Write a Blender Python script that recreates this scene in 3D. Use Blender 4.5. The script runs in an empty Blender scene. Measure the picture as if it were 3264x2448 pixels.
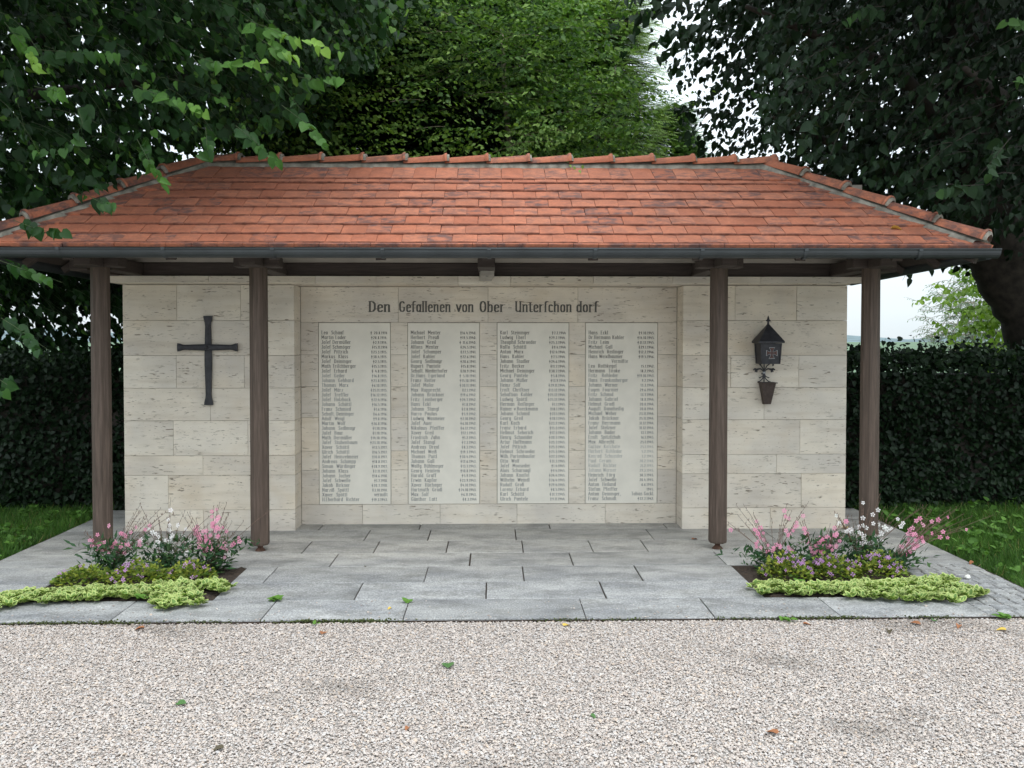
import bpy, math, random
import numpy as np
from mathutils import Vector, Matrix
R = math.radians
rnd = random.Random(7)
rng = np.random.default_rng(11)
C = bpy.context.scene.collection
scene = bpy.context.scene

# ------------------------------------------------------------------ camera, sky, sun, exposure
cam_data = bpy.data.cameras.new('camera')
cam = bpy.data.objects.new('camera', cam_data); C.objects.link(cam)
cam_data.sensor_width = 36.0
cam_data.lens = 2800 / 3264 * 36
cam_data.shift_y = -70 / 3264
cam_data.clip_start = 0.05
cam_data.clip_end = 4000
CAMP = Vector((0, -7.49, 1.62))
_p, _y = R(1.4), R(1.2)
fwd = Vector((math.sin(_y) * math.cos(_p), math.cos(_y) * math.cos(_p), -math.sin(_p)))
cam.location = CAMP
cam.rotation_euler = fwd.to_track_quat('-Z', 'Y').to_euler()
scene.camera = cam

SUN_EL, SUN_AZ = R(60), R(152)        # azimuth measured clockwise from +Y
world = bpy.data.worlds.new('World'); scene.world = world; world.use_nodes = True
wn = world.node_tree.nodes; wl = world.node_tree.links; wn.clear()
w_out = wn.new('ShaderNodeOutputWorld'); w_bg = wn.new('ShaderNodeBackground')
w_sky = wn.new('ShaderNodeTexSky'); w_sky.sky_type = 'NISHITA'; w_sky.sun_disc = False
w_sky.sun_elevation = SUN_EL; w_sky.sun_rotation = SUN_AZ
w_tc = wn.new('ShaderNodeTexCoord'); w_map = wn.new('ShaderNodeMapping'); w_map.inputs['Scale'].default_value = (1, 1, 3.5)
w_noise = wn.new('ShaderNodeTexNoise'); w_noise.inputs['Scale'].default_value = 2.2; w_noise.inputs['Detail'].default_value = 4
w_ramp = wn.new('ShaderNodeValToRGB')
w_ramp.color_ramp.elements[0].position = .3; w_ramp.color_ramp.elements[0].color = (8.6, 9.7, 11.2, 1)
w_ramp.color_ramp.elements[1].position = .7; w_ramp.color_ramp.elements[1].color = (10.6, 11.1, 11.8, 1)
w_ramp.color_ramp.elements[0].color = (4.2, 4.85, 5.2, 1); w_ramp.color_ramp.elements[1].color = (4.75, 5.1, 5.35, 1)
w_sep = wn.new('ShaderNodeSeparateXYZ'); w_cl = wn.new('ShaderNodeMath'); w_cl.operation = 'MAXIMUM'; w_cl.inputs[1].default_value = 0
w_g = wn.new('ShaderNodeMath'); w_g.operation = 'MULTIPLY_ADD'; w_g.inputs[1].default_value = 2.6; w_g.inputs[2].default_value = 1.0
w_law = wn.new('ShaderNodeVectorMath'); w_law.operation = 'SCALE'
wl.new(w_tc.outputs['Generated'], w_sep.inputs[0]); wl.new(w_sep.outputs['Z'], w_cl.inputs[0]); wl.new(w_cl.outputs[0], w_g.inputs[0])
wl.new(w_ramp.outputs[0], w_law.inputs[0]); wl.new(w_g.outputs[0], w_law.inputs['Scale'])
w_mix = wn.new('ShaderNodeMixRGB'); w_mix.inputs[0].default_value = .9
wl.new(w_tc.outputs['Generated'], w_map.inputs[0]); wl.new(w_map.outputs[0], w_noise.inputs[0])
wl.new(w_noise.outputs[0], w_ramp.inputs[0]); wl.new(w_sky.outputs[0], w_mix.inputs[1]); wl.new(w_law.outputs[0], w_mix.inputs[2])
wl.new(w_mix.outputs[0], w_bg.inputs[0]); w_bg.inputs[1].default_value = .1
wl.new(w_bg.outputs[0], w_out.inputs[0])

sun_d = bpy.data.lights.new('sun', 'SUN'); sun_d.energy = 0.7; sun_d.angle = R(22); sun_d.color = (1, .96, .9)
sun = bpy.data.objects.new('sun', sun_d); C.objects.link(sun)
sdir = Vector((math.sin(SUN_AZ) * math.cos(SUN_EL), math.cos(SUN_AZ) * math.cos(SUN_EL), math.sin(SUN_EL)))
sun.rotation_euler = sdir.to_track_quat('Z', 'Y').to_euler(); sun.location = sdir * 30

scene.view_settings.view_transform = 'Standard'
scene.view_settings.look = 'None'
scene.view_settings.gamma = 1
scene.view_settings.use_curve_mapping = False
scene.view_settings.exposure = 0.92
scene.render.engine = 'CYCLES'
scene.cycles.max_bounces = 6
scene.cycles.diffuse_bounces = 3
scene.cycles.use_denoising = True

# ------------------------------------------------------------------ material helpers
class NT:
    def __init__(s, name):
        s.m = bpy.data.materials.new(name); s.m.use_nodes = True
        s.n = s.m.node_tree.nodes; s.l = s.m.node_tree.links
        s.b = s.n['Principled BSDF']; s.o = s.n['Material Output']
    def new(s, t, **kw):
        x = s.n.new(t)
        for k, v in kw.items(): setattr(x, k, v)
        return x
    def link(s, a, b): s.l.new(a, b)
    def coords(s, scale=(1, 1, 1), rand=True, kind='Object'):
        tc = s.new('ShaderNodeTexCoord'); mp = s.new('ShaderNodeMapping')
        mp.inputs['Scale'].default_value = scale
        if rand:
            oi = s.new('ShaderNodeObjectInfo'); ml = s.new('ShaderNodeMath', operation='MULTIPLY')
            ml.inputs[1].default_value = 37.0; s.link(oi.outputs['Random'], ml.inputs[0])
            ad = s.new('ShaderNodeVectorMath', operation='ADD')
            s.link(tc.outputs[kind], ad.inputs[0]); s.link(ml.outputs[0], ad.inputs[1]); s.link(ad.outputs[0], mp.inputs[0])
        else: s.link(tc.outputs[kind], mp.inputs[0])
        return mp.outputs[0]
    def noise(s, vec, scale, detail=3, rough=.5):
        x = s.new('ShaderNodeTexNoise'); x.inputs['Scale'].default_value = scale
        x.inputs['Detail'].default_value = detail; x.inputs['Roughness'].default_value = rough
        s.link(vec, x.inputs['Vector']); return x.outputs[0]
    def ramp(s, fac, stops):
        x = s.new('ShaderNodeValToRGB'); e = x.color_ramp.elements
        while len(e) > len(stops): e.remove(e[-1])
        while len(e) < len(stops): e.new(.5)
        for i, (p, c) in enumerate(stops):
            e[i].position = p
            e[i].color = (c, c, c, 1) if not isinstance(c, tuple) else (*c, 1)
        s.link(fac, x.inputs[0]); return x.outputs[0]
    def mix(s, f, a, b, mode='MIX'):
        x = s.new('ShaderNodeMixRGB', blend_type=mode)
        for i, v in enumerate((f, a, b)):
            if hasattr(v, 'is_output'): s.link(v, x.inputs[i])
            elif isinstance(v, tuple): x.inputs[i].default_value = (*v, 1)
            else: x.inputs[i].default_value = v
        return x.outputs[0]
    def mul(s, a, b):
        x = s.new('ShaderNodeMath', operation='MULTIPLY')
        for i, v in enumerate((a, b)):
            if hasattr(v, 'is_output'): s.link(v, x.inputs[i])
            else: x.inputs[i].default_value = v
        return x.outputs[0]
    def bump(s, h, strength=.4, dist=.005):
        x = s.new('ShaderNodeBump'); x.inputs['Strength'].default_value = strength; x.inputs['Distance'].default_value = dist
        s.link(h, x.inputs['Height']); s.link(x.outputs[0], s.b.inputs['Normal'])
    def fin(s, col=None, rough=.8, metal=0.0, spec=None):
        if col is not None:
            if hasattr(col, 'is_output'): s.link(col, s.b.inputs['Base Color'])
            else: s.b.inputs['Base Color'].default_value = (*col, 1)
        if hasattr(rough, 'is_output'): s.link(rough, s.b.inputs['Roughness'])
        else: s.b.inputs['Roughness'].default_value = rough
        s.b.inputs['Metallic'].default_value = metal
        if spec is not None: s.b.inputs['Specular IOR Level'].default_value = spec
        return s.m
    def objrand(s): return s.new('ShaderNodeObjectInfo').outputs['Random']
    def attr(s, name, kind='GEOMETRY'):
        a = s.new('ShaderNodeAttribute', attribute_name=name, attribute_type=kind); return a.outputs['Fac']

def mat_travertine():
    t = NT('travertine')
    v = t.coords((1, 1, 1)); vb = t.coords((1.3, 1.3, 12)); vp = t.coords((15, 15, 85)); vq = t.coords((34, 34, 130))
    base = t.ramp(t.noise(vb, 1.6, 5, .6), [(.28, (.65, .57, .475)), (.45, (.72, .645, .55)), (.62, (.755, .685, .595)), (.8, (.72, .635, .53))])
    pick = t.ramp(t.objrand(), [(0, (.94, .93, .925)), (.5, (1, 1, 1)), (1, (.99, .965, .93))])
    base = t.mix(1, base, pick, 'MULTIPLY')
    cloud = t.ramp(t.noise(v, 2.3, 3), [(.35, (.84, .84, .85)), (.65, (1.04, 1.03, 1))])
    base = t.mix(1, base, cloud, 'MULTIPLY')
    # soft ochre stain fields
    och = t.ramp(t.noise(v, 3.1, 4), [(.56, 0.0), (.78, .28)])
    base = t.mix(och, base, (.58, .43, .26))
    zone = t.ramp(t.noise(t.coords((1.2, 1.2, 9)), 2.0, 3), [(.42, 0.0), (.6, 1.0)])
    pit1 = t.mul(t.ramp(t.noise(vp, 1.0, 3, .55), [(.61, 0.0), (.65, .9)]), zone)
    pit2 = t.ramp(t.noise(vq, 1.0, 2), [(.68, 0.0), (.73, .6)])
    pit = t.mix(1, pit1, pit2, 'LIGHTEN')
    col = t.mix(pit, base, (.20, .155, .11))
    t.bump(t.mix(1, (.5, .5, .5), pit, 'SUBTRACT'), .5, .004)
    return t.fin(col, .75)
def mat_simple(name, col, rough=.8, metal=0, var=.15, scale=20, bump=0, spec=None):
    t = NT(name); v = t.coords()
    k = t.ramp(t.noise(v, scale, 4), [(.3, 1 - var), (.7, 1 + var)])
    c = t.mix(1, col, k, 'MULTIPLY')
    if bump: t.bump(t.noise(v, scale * 2, 4), bump, .004)
    return t.fin(c, rough, metal, spec)
def mat_tile():
    t = NT('terracotta'); v = t.coords()
    base = t.ramp(t.objrand(), [(0, (.385, .120, .062)), (.35, (.43, .145, .077)), (.7, (.46, .168, .094)), (1, (.40, .128, .068))])
    fine = t.ramp(t.noise(v, 55, 4, .6), [(.3, .82), (.7, 1.1)])
    base = t.mix(1, base, fine, 'MULTIPLY')
    wide = t.ramp(t.noise(t.coords((1.3, 1.3, 1.3), rand=True), 4.0, 4, .6), [(.3, .78), (.65, 1.08)])
    base = t.mix(1, base, wide, 'MULTIPLY')
    # grey-black weathering patches, kept to some tiles
    vw = t.coords((5, 9, 5), rand=True)
    pk = t.ramp(t.objrand(), [(.0, .12), (.5, .35), (.75, .8), (1.0, 1.0)])
    tex = t.new('ShaderNodeTexCoord')
    patch = t.ramp(t.noise(vw, 1.9, 6, .68), [(.44, 0.0), (.60, 1.0)])
    f = t.mul(t.mul(patch, pk), .9)
    col = t.mix(f, base, (.085, .055, .055))
    t.bump(t.noise(v, 70, 4), .3, .003)
    return t.fin(col, .85)
def mat_wood(name, dark, light, sc=(30, 30, 1.6)):
    t = NT(name); v = t.coords(sc)
    g = t.noise(v, 2.2, 5, .65)
    c = t.ramp(g, [(.3, dark), (.55, tuple((a + b) / 2 for a, b in zip(dark, light))), (.75, light)])
    t.bump(g, .5, .004)
    return t.fin(c, .72)
def mat_granite():
    t = NT('granite'); v = t.coords()
    sp = t.ramp(t.noise(v, 95, 4, .8), [(.34, (.15, .148, .146)), (.46, (.31, .308, .306)), (.56, (.395, .393, .39)), (.66, (.66, .652, .64))])
    cloud = t.ramp(t.noise(t.coords((1, 2.4, 1)), 2.2, 5, .6), [(.3, (.62, .63, .66)), (.7, (1.15, 1.14, 1.12))])
    geo = t.new('ShaderNodeNewGeometry'); sx = t.new('ShaderNodeSeparateXYZ'); t.link(geo.outputs['Position'], sx.inputs[0])
    wob = t.new('ShaderNodeMath', operation='MULTIPLY_ADD'); t.link(t.noise(geo.outputs['Position'], 2.5, 4), wob.inputs[0]); wob.inputs[1].default_value = .7; t.link(sx.outputs['Y'], wob.inputs[2])
    mr = t.new('ShaderNodeMapRange'); mr.inputs['From Min'].default_value = -1.25; mr.inputs['From Max'].default_value = -.35; t.link(wob.outputs[0], mr.inputs[0])
    dusty = t.ramp(t.noise(v, 110, 4, .8), [(.34, (.22, .208, .188)), (.46, (.36, .345, .318)), (.56, (.44, .422, .39)), (.66, (.58, .56, .52))])
    sp = t.mix(mr.outputs[0], sp, dusty)
    st = t.ramp(t.noise(t.coords((1, 1.6, 1), rand=False), 3.3, 6, .72), [(.48, 0.0), (.64, .45)])
    sp = t.mix(st, sp, (.12, .115, .10))
    pick = t.ramp(t.objrand(), [(0, .86), (1, 1.08)])
    c = t.mix(1, t.mix(1, sp, cloud, 'MULTIPLY'), pick, 'MULTIPLY')
    t.bump(t.noise(v, 120, 3), .25, .002)
    return t.fin(c, .7)
def mat_sheltered_granite():
    # the strip under the roof stays dry and dusty: warmer and paler stone, no weathering film
    t = NT('dusty_granite'); v = t.coords()
    sp = t.ramp(t.noise(v, 110, 4, .8), [(.34, (.20, .19, .172)), (.48, (.345, .33, .305)), (.72, (.53, .51, .475))])
    cloud = t.ramp(t.noise(t.coords((1, 2, 1), rand=False), 2.6, 6, .65), [(.3, .78), (.7, 1.12)])
    t.bump(t.noise(v, 120, 3), .25, .002)
    return t.fin(t.mix(1, sp, cloud, 'MULTIPLY'), .85)
def mat_leaf(name, stops, rough=.5, transl=.3, ocoord=True, vein=True, spec=.22):
    """tint attribute 0..1 picks the leaf's own colour between old dark and young light"""
    t = NT(name)
    c = t.ramp(t.attr('tint'), stops)
    k = t.ramp(t.noise(t.coords(rand=False), 9.0, 3), [(.3, .8), (.7, 1.18)])
    c = t.mix(1, c, k, 'MULTIPLY')
    t.link(c, t.b.inputs['Base Color']); t.b.inputs['Roughness'].default_value = rough
    t.b.inputs['Specular IOR Level'].default_value = spec
    tr = t.new('ShaderNodeBsdfTranslucent'); mx = t.new('ShaderNodeMixShader'); mx.inputs[0].default_value = transl
    tc = t.mix(1, c, (1.1, 1.3, .5), 'MULTIPLY'); t.link(tc, tr.inputs[0])
    t.link(t.b.outputs[0], mx.inputs[1]); t.link(tr.outputs[0], mx.inputs[2]); t.link(mx.outputs[0], t.o.inputs[0])
    return t.m
def mat_petal(name, col, col2):
    t = NT(name)
    c = t.mix(t.objrand(), col, col2)
    t.link(c, t.b.inputs['Base Color']); t.b.inputs['Roughness'].default_value = .6
    tr = t.new('ShaderNodeBsdfTranslucent'); mx = t.new('ShaderNodeMixShader'); mx.inputs[0].default_value = .3
    t.link(c, tr.inputs[0]); t.link(t.b.outputs[0], mx.inputs[1]); t.link(tr.outputs[0], mx.inputs[2]); t.link(mx.outputs[0], t.o.inputs[0])
    return t.m
def mat_gravel_base():
    t = NT('gravel_bed'); v = t.coords(rand=False)
    vo = t.new('ShaderNodeTexVoronoi'); vo.inputs['Scale'].default_value = 105; t.link(v, vo.inputs['Vector'])
    c = t.ramp(vo.outputs['Color'], [(0, (.36, .32, .29)), (.4, (.47, .425, .39)), (.8, (.56, .51, .475)), (1, (.48, .43, .40))])
    d = t.ramp(vo.outputs['Distance'], [(0, 1.0), (.9, .55)])
    t.bump(t.mix(1, (1., 1., 1.), vo.outputs['Distance'], 'SUBTRACT'), .8, .006)
    return t.fin(t.mix(1, c, d, 'MULTIPLY'), .85)
def mat_pebble():
    t = NT('pebble_stone')
    a = t.attr('pcol', 'INSTANCER'); b = t.attr('pval', 'INSTANCER')
    c = t.ramp(a, [(0, (.36, .30, .27)), (.08, (.44, .385, .355)), (.3, (.52, .465, .43)), (.5, (.57, .515, .48)), (.68, (.51, .50, .505)),
                   (.84, (.63, .585, .55)), (.93, (.57, .46, .37)), (1, (.72, .69, .66))])
    c = t.mix(1, c, t.ramp(b, [(0, (.40, .37, .34)), (1, (.85, .812, .782))]), 'MULTIPLY')
    return t.fin(c, .7)
def mat_soil():
    t = NT('soil'); v = t.coords(rand=False)
    n = t.noise(v, 45, 6, .7)
    t.bump(n, 1, .02)
    return t.fin(t.ramp(n, [(.3, (.02, .013, .009)), (.6, (.06, .04, .028)), (.75, (.13, .08, .05))]), .95)
def mat_turf():
    t = NT('turf_soil'); v = t.coords(rand=False)
    n = t.noise(v, 14, 6, .7)
    return t.fin(t.ramp(n, [(.3, (.018, .028, .008)), (.6, (.035, .06, .015)), (.8, (.07, .06, .03))]), .95)

M = dict(
    trav=mat_travertine(), joint=mat_simple('joint_mortar', (.34, .30, .25), .95, var=.3, scale=30),
    tablet=mat_simple('tablet_stone', (.76, .705, .61), .6, var=.05, scale=8),
    ink=mat_simple('letter_paint', (.10, .092, .08), .7, var=.25, scale=18),
    ink1=mat_simple('greyed_letter_paint', (.20, .20, .195), .7, var=.3, scale=25),
    ink2=mat_simple('worn_letter_paint', (.21, .205, .19), .7, var=.3, scale=25),
    ink3=mat_simple('faded_letter_paint', (.42, .41, .38), .7, var=.25, scale=25),
    tile=mat_tile(), tile_edge=mat_simple('dark_tile_edge', (.17, .062, .040), .95, var=.45, scale=25), mortar=mat_simple('lichen_mortar', (.235, .215, .18), .95, var=.45, scale=16, bump=.8),
    gutter=mat_simple('grey_painted_zinc', (.050, .056, .060), .45, .4, var=.18, scale=5),
    post=mat_wood('stained_post_wood', (.045, .029, .020), (.135, .093, .071)),
    beam=mat_wood('dark_beam_wood', (.030, .020, .017), (.075, .055, .045), (2, 30, 30)),
    board=mat_simple('pale_soffit_board', (.42, .38, .33), .8, var=.12, scale=6),
    granite=mat_granite(), dusty=mat_sheltered_granite(),
    iron=mat_simple('forged_iron', (.038, .037, .042), .55, .35, var=.4, scale=28, bump=.5),
    rust=mat_simple('rusty_iron', (.10, .05, .032), .8, .2, var=.4, scale=60, bump=.5),
    holder=mat_simple('weathered_brown_metal', (.065, .045, .038), .7, .2, var=.3, scale=40),
    silver=mat_simple('silver_paint', (.36, .37, .38), .5, .3, var=.1),
    redbrown=mat_simple('red_brown_glass', (.07, .022, .016), .45, 0, var=.4, scale=40),
    pale_metal=mat_simple('pale_painted_metal', (.33, .30, .26), .7, var=.1),
    soil=mat_soil(), turf=mat_turf(), gravel=mat_gravel_base(), pebble=mat_pebble(),
    bark=mat_simple('bark', (.035, .028, .022), .9, var=.6, scale=12, bump=1),
    redbark=mat_simple('reddish_bark', (.075, .04, .032), .9, var=.5, scale=14, bump=1),
    twig=mat_simple('green_twig', (.05, .075, .025), .7, var=.2),
    greytwig=mat_simple('lichen_twig', (.20, .17, .12), .85, var=.4, scale=30),
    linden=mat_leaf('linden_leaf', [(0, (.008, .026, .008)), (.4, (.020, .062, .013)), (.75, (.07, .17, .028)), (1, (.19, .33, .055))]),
    linden_dark=mat_leaf('shaded_linden_leaf', [(0, (.008, .022, .008)), (.6, (.016, .044, .012)), (1, (.06, .14, .03))], transl=.10),  # linden leaf again, with the crown's shade put into the colour
    hornbeam=mat_leaf('hornbeam_leaf', [(0, (.035, .08, .022)), (.5, (.095, .19, .045)), (1, (.25, .38, .10))], transl=.4),
    needle=mat_leaf('spruce_needle', [(0, (.010, .026, .014)), (.6, (.022, .055, .024)), (1, (.05, .10, .035))], rough=.6, transl=.05),
    fir=mat_leaf('fir_needle', [(0, (.07, .14, .055)), (.5, (.17, .30, .10)), (1, (.36, .50, .17))], rough=.6, transl=.2),
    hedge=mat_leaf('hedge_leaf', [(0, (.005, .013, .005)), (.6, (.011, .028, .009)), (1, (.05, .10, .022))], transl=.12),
    willow=mat_leaf('willow_leaf', [(0, (.10, .14, .10)), (1, (.24, .30, .24))], transl=.3),
    maple=mat_leaf('maple_leaf', [(0, (.08, .16, .03)), (1, (.26, .38, .06))], transl=.35),
    grass=mat_leaf('grass_blade', [(0, (.035, .085, .016)), (.5, (.07, .16, .026)), (.9, (.13, .26, .045)), (1, (.24, .21, .08))], rough=.6, transl=.25),
    sedum=mat_leaf('variegated_leaf', [(0, (.13, .22, .055)), (.45, (.19, .29, .06)), (.55, (.34, .42, .12)), (1, (.45, .51, .19))], rough=.5, transl=.2),
    mint=mat_leaf('small_bedding_leaf', [(0, (.07, .13, .025)), (.5, (.19, .26, .045)), (1, (.34, .35, .06))], rough=.6),
    gaura=mat_leaf('gaura_leaf', [(0, (.02, .055, .025)), (.6, (.04, .10, .04)), (1, (.10, .17, .06))], rough=.5),
    gstem=mat_simple('reddish_stem', (.14, .085, .06), .7, var=.35, scale=30),
    pink=mat_petal('pink_petal', (.78, .26, .42), (.85, .42, .55)), white=mat_petal('white_petal', (.85, .85, .82), (.88, .82, .82)),
    lilac=mat_petal('lilac_petal', (.48, .22, .55), (.62, .34, .60)),
    litter=mat_simple('dry_leaf', (.28, .11, .045), .8, var=.4, scale=30),
    litter2=mat_simple('yellow_leaf', (.55, .38, .07), .7, var=.2, scale=30),
    litter3=mat_simple('green_fallen_leaf', (.06, .14, .035), .6, var=.3, scale=30),
    litter4=mat_simple('dark_leaf', (.07, .055, .03), .8, var=.4, scale=30),
    moss=mat_simple('moss', (.06, .075, .02), .95, var=.5, scale=60, bump=1),
    whitestone=mat_simple('white_stone', (.7, .68, .64), .7, var=.1, bump=.3),
    field=mat_simple('meadow', (.07, .12, .06), .95, var=.3, scale=.02),
    wood_far=mat_simple('hazy_woodland', (.09, .13, .14), .95, var=.3, scale=.03),  # bluish distance haze mixed into the woodland colour
)

# ------------------------------------------------------------------ geometry helpers
class MB:
    def __init__(s): s.v = []; s.f = []
    def add(s, vs, fs):
        o = len(s.v); s.v += [tuple(p) for p in vs]; s.f += [tuple(i + o for i in f) for f in fs]
        return s
    def box(s, x0, x1, y0, y1, z0, z1):
        return s.add([(x0, y0, z0), (x1, y0, z0), (x1, y1, z0), (x0, y1, z0), (x0, y0, z1), (x1, y0, z1), (x1, y1, z1), (x0, y1, z1)],
                     [(0, 3, 2, 1), (4, 5, 6, 7), (0, 1, 5, 4), (1, 2, 6, 5), (2, 3, 7, 6), (3, 0, 4, 7)])
    def cbox(s, x0, x1, y0, y1, z0, z1, c=.004):
        """box with chamfered edges: 24 verts, 26 faces"""
        vs = []; idx = {}
        for i, (x, sx) in enumerate(((x0, 1), (x1, -1))):
            for j, (y, sy) in enumerate(((y0, 1), (y1, -1))):
                for k, (z, sz) in enumerate(((z0, 1), (z1, -1))):
                    idx[i, j, k, 'x'] = len(vs); vs.append((x, y + sy * c, z + sz * c))
                    idx[i, j, k, 'y'] = len(vs); vs.append((x + sx * c, y, z + sz * c))
                    idx[i, j, k, 'z'] = len(vs); vs.append((x + sx * c, y + sy * c, z))
        g = lambda i, j, k, a: idx[i, j, k, a]
        fs = []
        for i in (0, 1):
            q = [g(i, 0, 0, 'x'), g(i, 1, 0, 'x'), g(i, 1, 1, 'x'), g(i, 0, 1, 'x')]; fs.append(q if i else q[::-1])
            q = [g(0, i, 0, 'y'), g(1, i, 0, 'y'), g(1, i, 1, 'y'), g(0, i, 1, 'y')]; fs.append(q[::-1] if i else q)
            q = [g(0, 0, i, 'z'), g(1, 0, i, 'z'), g(1, 1, i, 'z'), g(0, 1, i, 'z')]; fs.append(q if i else q[::-1])
        for i in (0, 1):
            for j in (0, 1):
                q = [g(i, j, 0, 'x'), g(i, j, 1, 'x'), g(i, j, 1, 'y'), g(i, j, 0, 'y')]; fs.append(q if (i + j) % 2 else q[::-1])
                q = [g(i, 0, j, 'x'), g(i, 1, j, 'x'), g(i, 1, j, 'z'), g(i, 0, j, 'z')]; fs.append(q if (i + j) % 2 == 0 else q[::-1])
                q = [g(0, i, j, 'y'), g(1, i, j, 'y'), g(1, i, j, 'z'), g(0, i, j, 'z')]; fs.append(q if (i + j) % 2 else q[::-1])
                for k in (0, 1):
                    q = [g(i, j, k, 'x'), g(i, j, k, 'y'), g(i, j, k, 'z')]; fs.append(q if (i + j + k) % 2 else q[::-1])
        return s.add(vs, fs)
    def tube(s, pts, rad, n=8, cap=True, twist=0):
        pts = [Vector(p) for p in pts]
        if not hasattr(rad, '__len__'): rad = [rad] * len(pts)
        vs = []; up = None
        for i, p in enumerate(pts):
            d = (pts[min(i + 1, len(pts) - 1)] - pts[max(i - 1, 0)]).normalized()
            if up is None: up = Vector((0, 0, 1)) if abs(d.z) < .9 else Vector((0, 1, 0))
            a = d.cross(up).normalized(); b = a.cross(d).normalized(); up = b
            for k in range(n):
                t = 2 * math.pi * k / n + twist
                vs.append(p + (a * math.cos(t) + b * math.sin(t)) * rad[i])
        fs = []
        for i in range(len(pts) - 1):
            for k in range(n):
                k2 = (k + 1) % n; fs.append((i * n + k, i * n + k2, (i + 1) * n + k2, (i + 1) * n + k))
        if cap: fs.append(tuple(range(n))[::-1]); fs.append(tuple((len(pts) - 1) * n + k for k in range(n)))
        return s.add(vs, fs)
    def prism(s, poly, fn, d0, d1):
        """poly: 2D points, fn(u,v,d)->3D"""
        n = len(poly); vs = [fn(u, v, d0) for u, v in poly] + [fn(u, v, d1) for u, v in poly]
        fs = [tuple(range(n))[::-1], tuple(range(n, 2 * n))] + [(i, (i + 1) % n, n + (i + 1) % n, n + i) for i in range(n)]
        return s.add(vs, fs)
    def mesh(s, name, mat=None, smooth=False, origin=(0, 0, 0)):
        me = bpy.data.meshes.new(name)
        ox, oy, oz = origin
        me.from_pydata([(x - ox, y - oy, z - oz) for x, y, z in s.v], [], s.f)
        if mat: me.materials.append(mat)
        if smooth: me.polygons.foreach_set('use_smooth', [True] * len(me.polygons))
        me.update(); return me
    def build(s, name, mat, parent=None, origin=(0, 0, 0), smooth=False, base=(0, 0, 0)):
        """vertices are world coordinates; origin: where the object's own origin goes; base: parent's world position"""
        o = bpy.data.objects.new(name, s.mesh(name, mat, smooth, origin)); C.objects.link(o)
        if parent is not None: o.parent = parent; base = PB.get(parent.name, base)
        o.location = (origin[0] - base[0], origin[1] - base[1], origin[2] - base[2])
        PB[o.name] = tuple(origin)
        return o
PB = {}
def tag(o, label=None, cat=None, group=None, kind=None):
    if label: o['label'] = label
    if cat: o['category'] = cat
    if group: o['group'] = group
    if kind: o['kind'] = kind
    return o
def thing(name, label, cat, loc=(0, 0, 0), group=None):
    o = bpy.data.objects.new(name, None); C.objects.link(o); o.location = loc; PB[o.name] = tuple(loc)
    return tag(o, label, cat, group)
def np_mesh(name, V, F, mat, tint=None, smooth=False):
    """V (n,3) array, F (m,k) array of k-gons"""
    me = bpy.data.meshes.new(name); n, k = F.shape
    me.vertices.add(len(V)); me.vertices.foreach_set('co', V.astype(np.float32).ravel())
    me.loops.add(n * k); me.loops.foreach_set('vertex_index', F.astype(np.int32).ravel())
    me.polygons.add(n); me.polygons.foreach_set('loop_start', (np.arange(n) * k).astype(np.int32))
    if tint is not None:
        a = me.attributes.new('tint', 'FLOAT', 'POINT'); a.data.foreach_set('value', tint.astype(np.float32))
    me.materials.append(mat)
    if smooth: me.polygons.foreach_set('use_smooth', np.ones(n, dtype=bool))
    me.update(calc_edges=True); return me
def link_mesh(name, me, parent=None, loc=(0, 0, 0), kind=None):
    o = bpy.data.objects.new(name, me); C.objects.link(o)
    if parent is not None: o.parent = parent
    o.location = loc
    if kind: o['kind'] = kind
    return o

def unit(a): return a / np.maximum(np.linalg.norm(a, axis=-1, keepdims=True), 1e-9)
# leaf templates: x across, y along, z out of the face ; triangles
LT_V = np.array([(0, 0, 0), (0, .5, -.02), (0, 1.02, -.10), (-.26, -.09, .03), (-.47, .14, .07), (-.42, .50, .06), (-.20, .80, -.02),
                 (.26, -.09, .03), (.47, .14, .07), (.42, .50, .06), (.20, .80, -.02)])
LT_F = np.array([(0, 3, 4), (0, 4, 1), (4, 5, 1), (1, 5, 6), (1, 6, 2), (0, 8, 7), (0, 1, 8), (8, 1, 9), (1, 10, 9), (1, 2, 10)])
LC_V = LT_V.copy(); LC_V[:, 0] *= .78; LC_V[:, 2] = np.abs(LT_V[:, 0]) * .55 - LT_V[:, 1] ** 2 * .38
SL_V = np.array([(0, 0, 0), (-.30, .38, .07), (0, 1, -.07), (.30, .38, .07)])
SL_F = np.array([(0, 1, 2), (0, 2, 3)])
NL_V = np.array([(0, 0, 0), (-.13, .4, .03), (0, 1, -.06), (.13, .4, .03)])     # narrow leaf
def spray_template():
    v = []; f = []
    for i in range(9):
        y = .05 + i * .1; w = .22 * (1 - .55 * i / 9)
        for s in (-1, 1):
            b = len(v); v += [(0, y, 0), (s * w, y + .13, -.02), (0, y + .045, .012)]; f.append((b, b + 1, b + 2))
    b = len(v); v += [(-.014, 0, 0), (.014, 0, 0), (0, 1.05, 0)]; f.append((b, b + 1, b + 2))
    return np.array(v), np.array(f)
SP_V, SP_F = spray_template()
def cloud(P, A, N, S, T, tv, tf):
    """place template on points P with axis A, normal N, size S, tint T"""
    A = unit(A); X = unit(np.cross(A, N)); Z = np.cross(X, A)
    n, k = len(P), len(tv)
    V = P[:, None, :] + S[:, None, None] * (tv[None, :, 0:1] * X[:, None, :] + tv[None, :, 1:2] * A[:, None, :] + tv[None, :, 2:3] * Z[:, None, :])
    F = tf[None] + (np.arange(n) * k)[:, None, None]
    return V.reshape(-1, 3), F.reshape(-1, tf.shape[1]), np.repeat(T, k)
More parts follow.
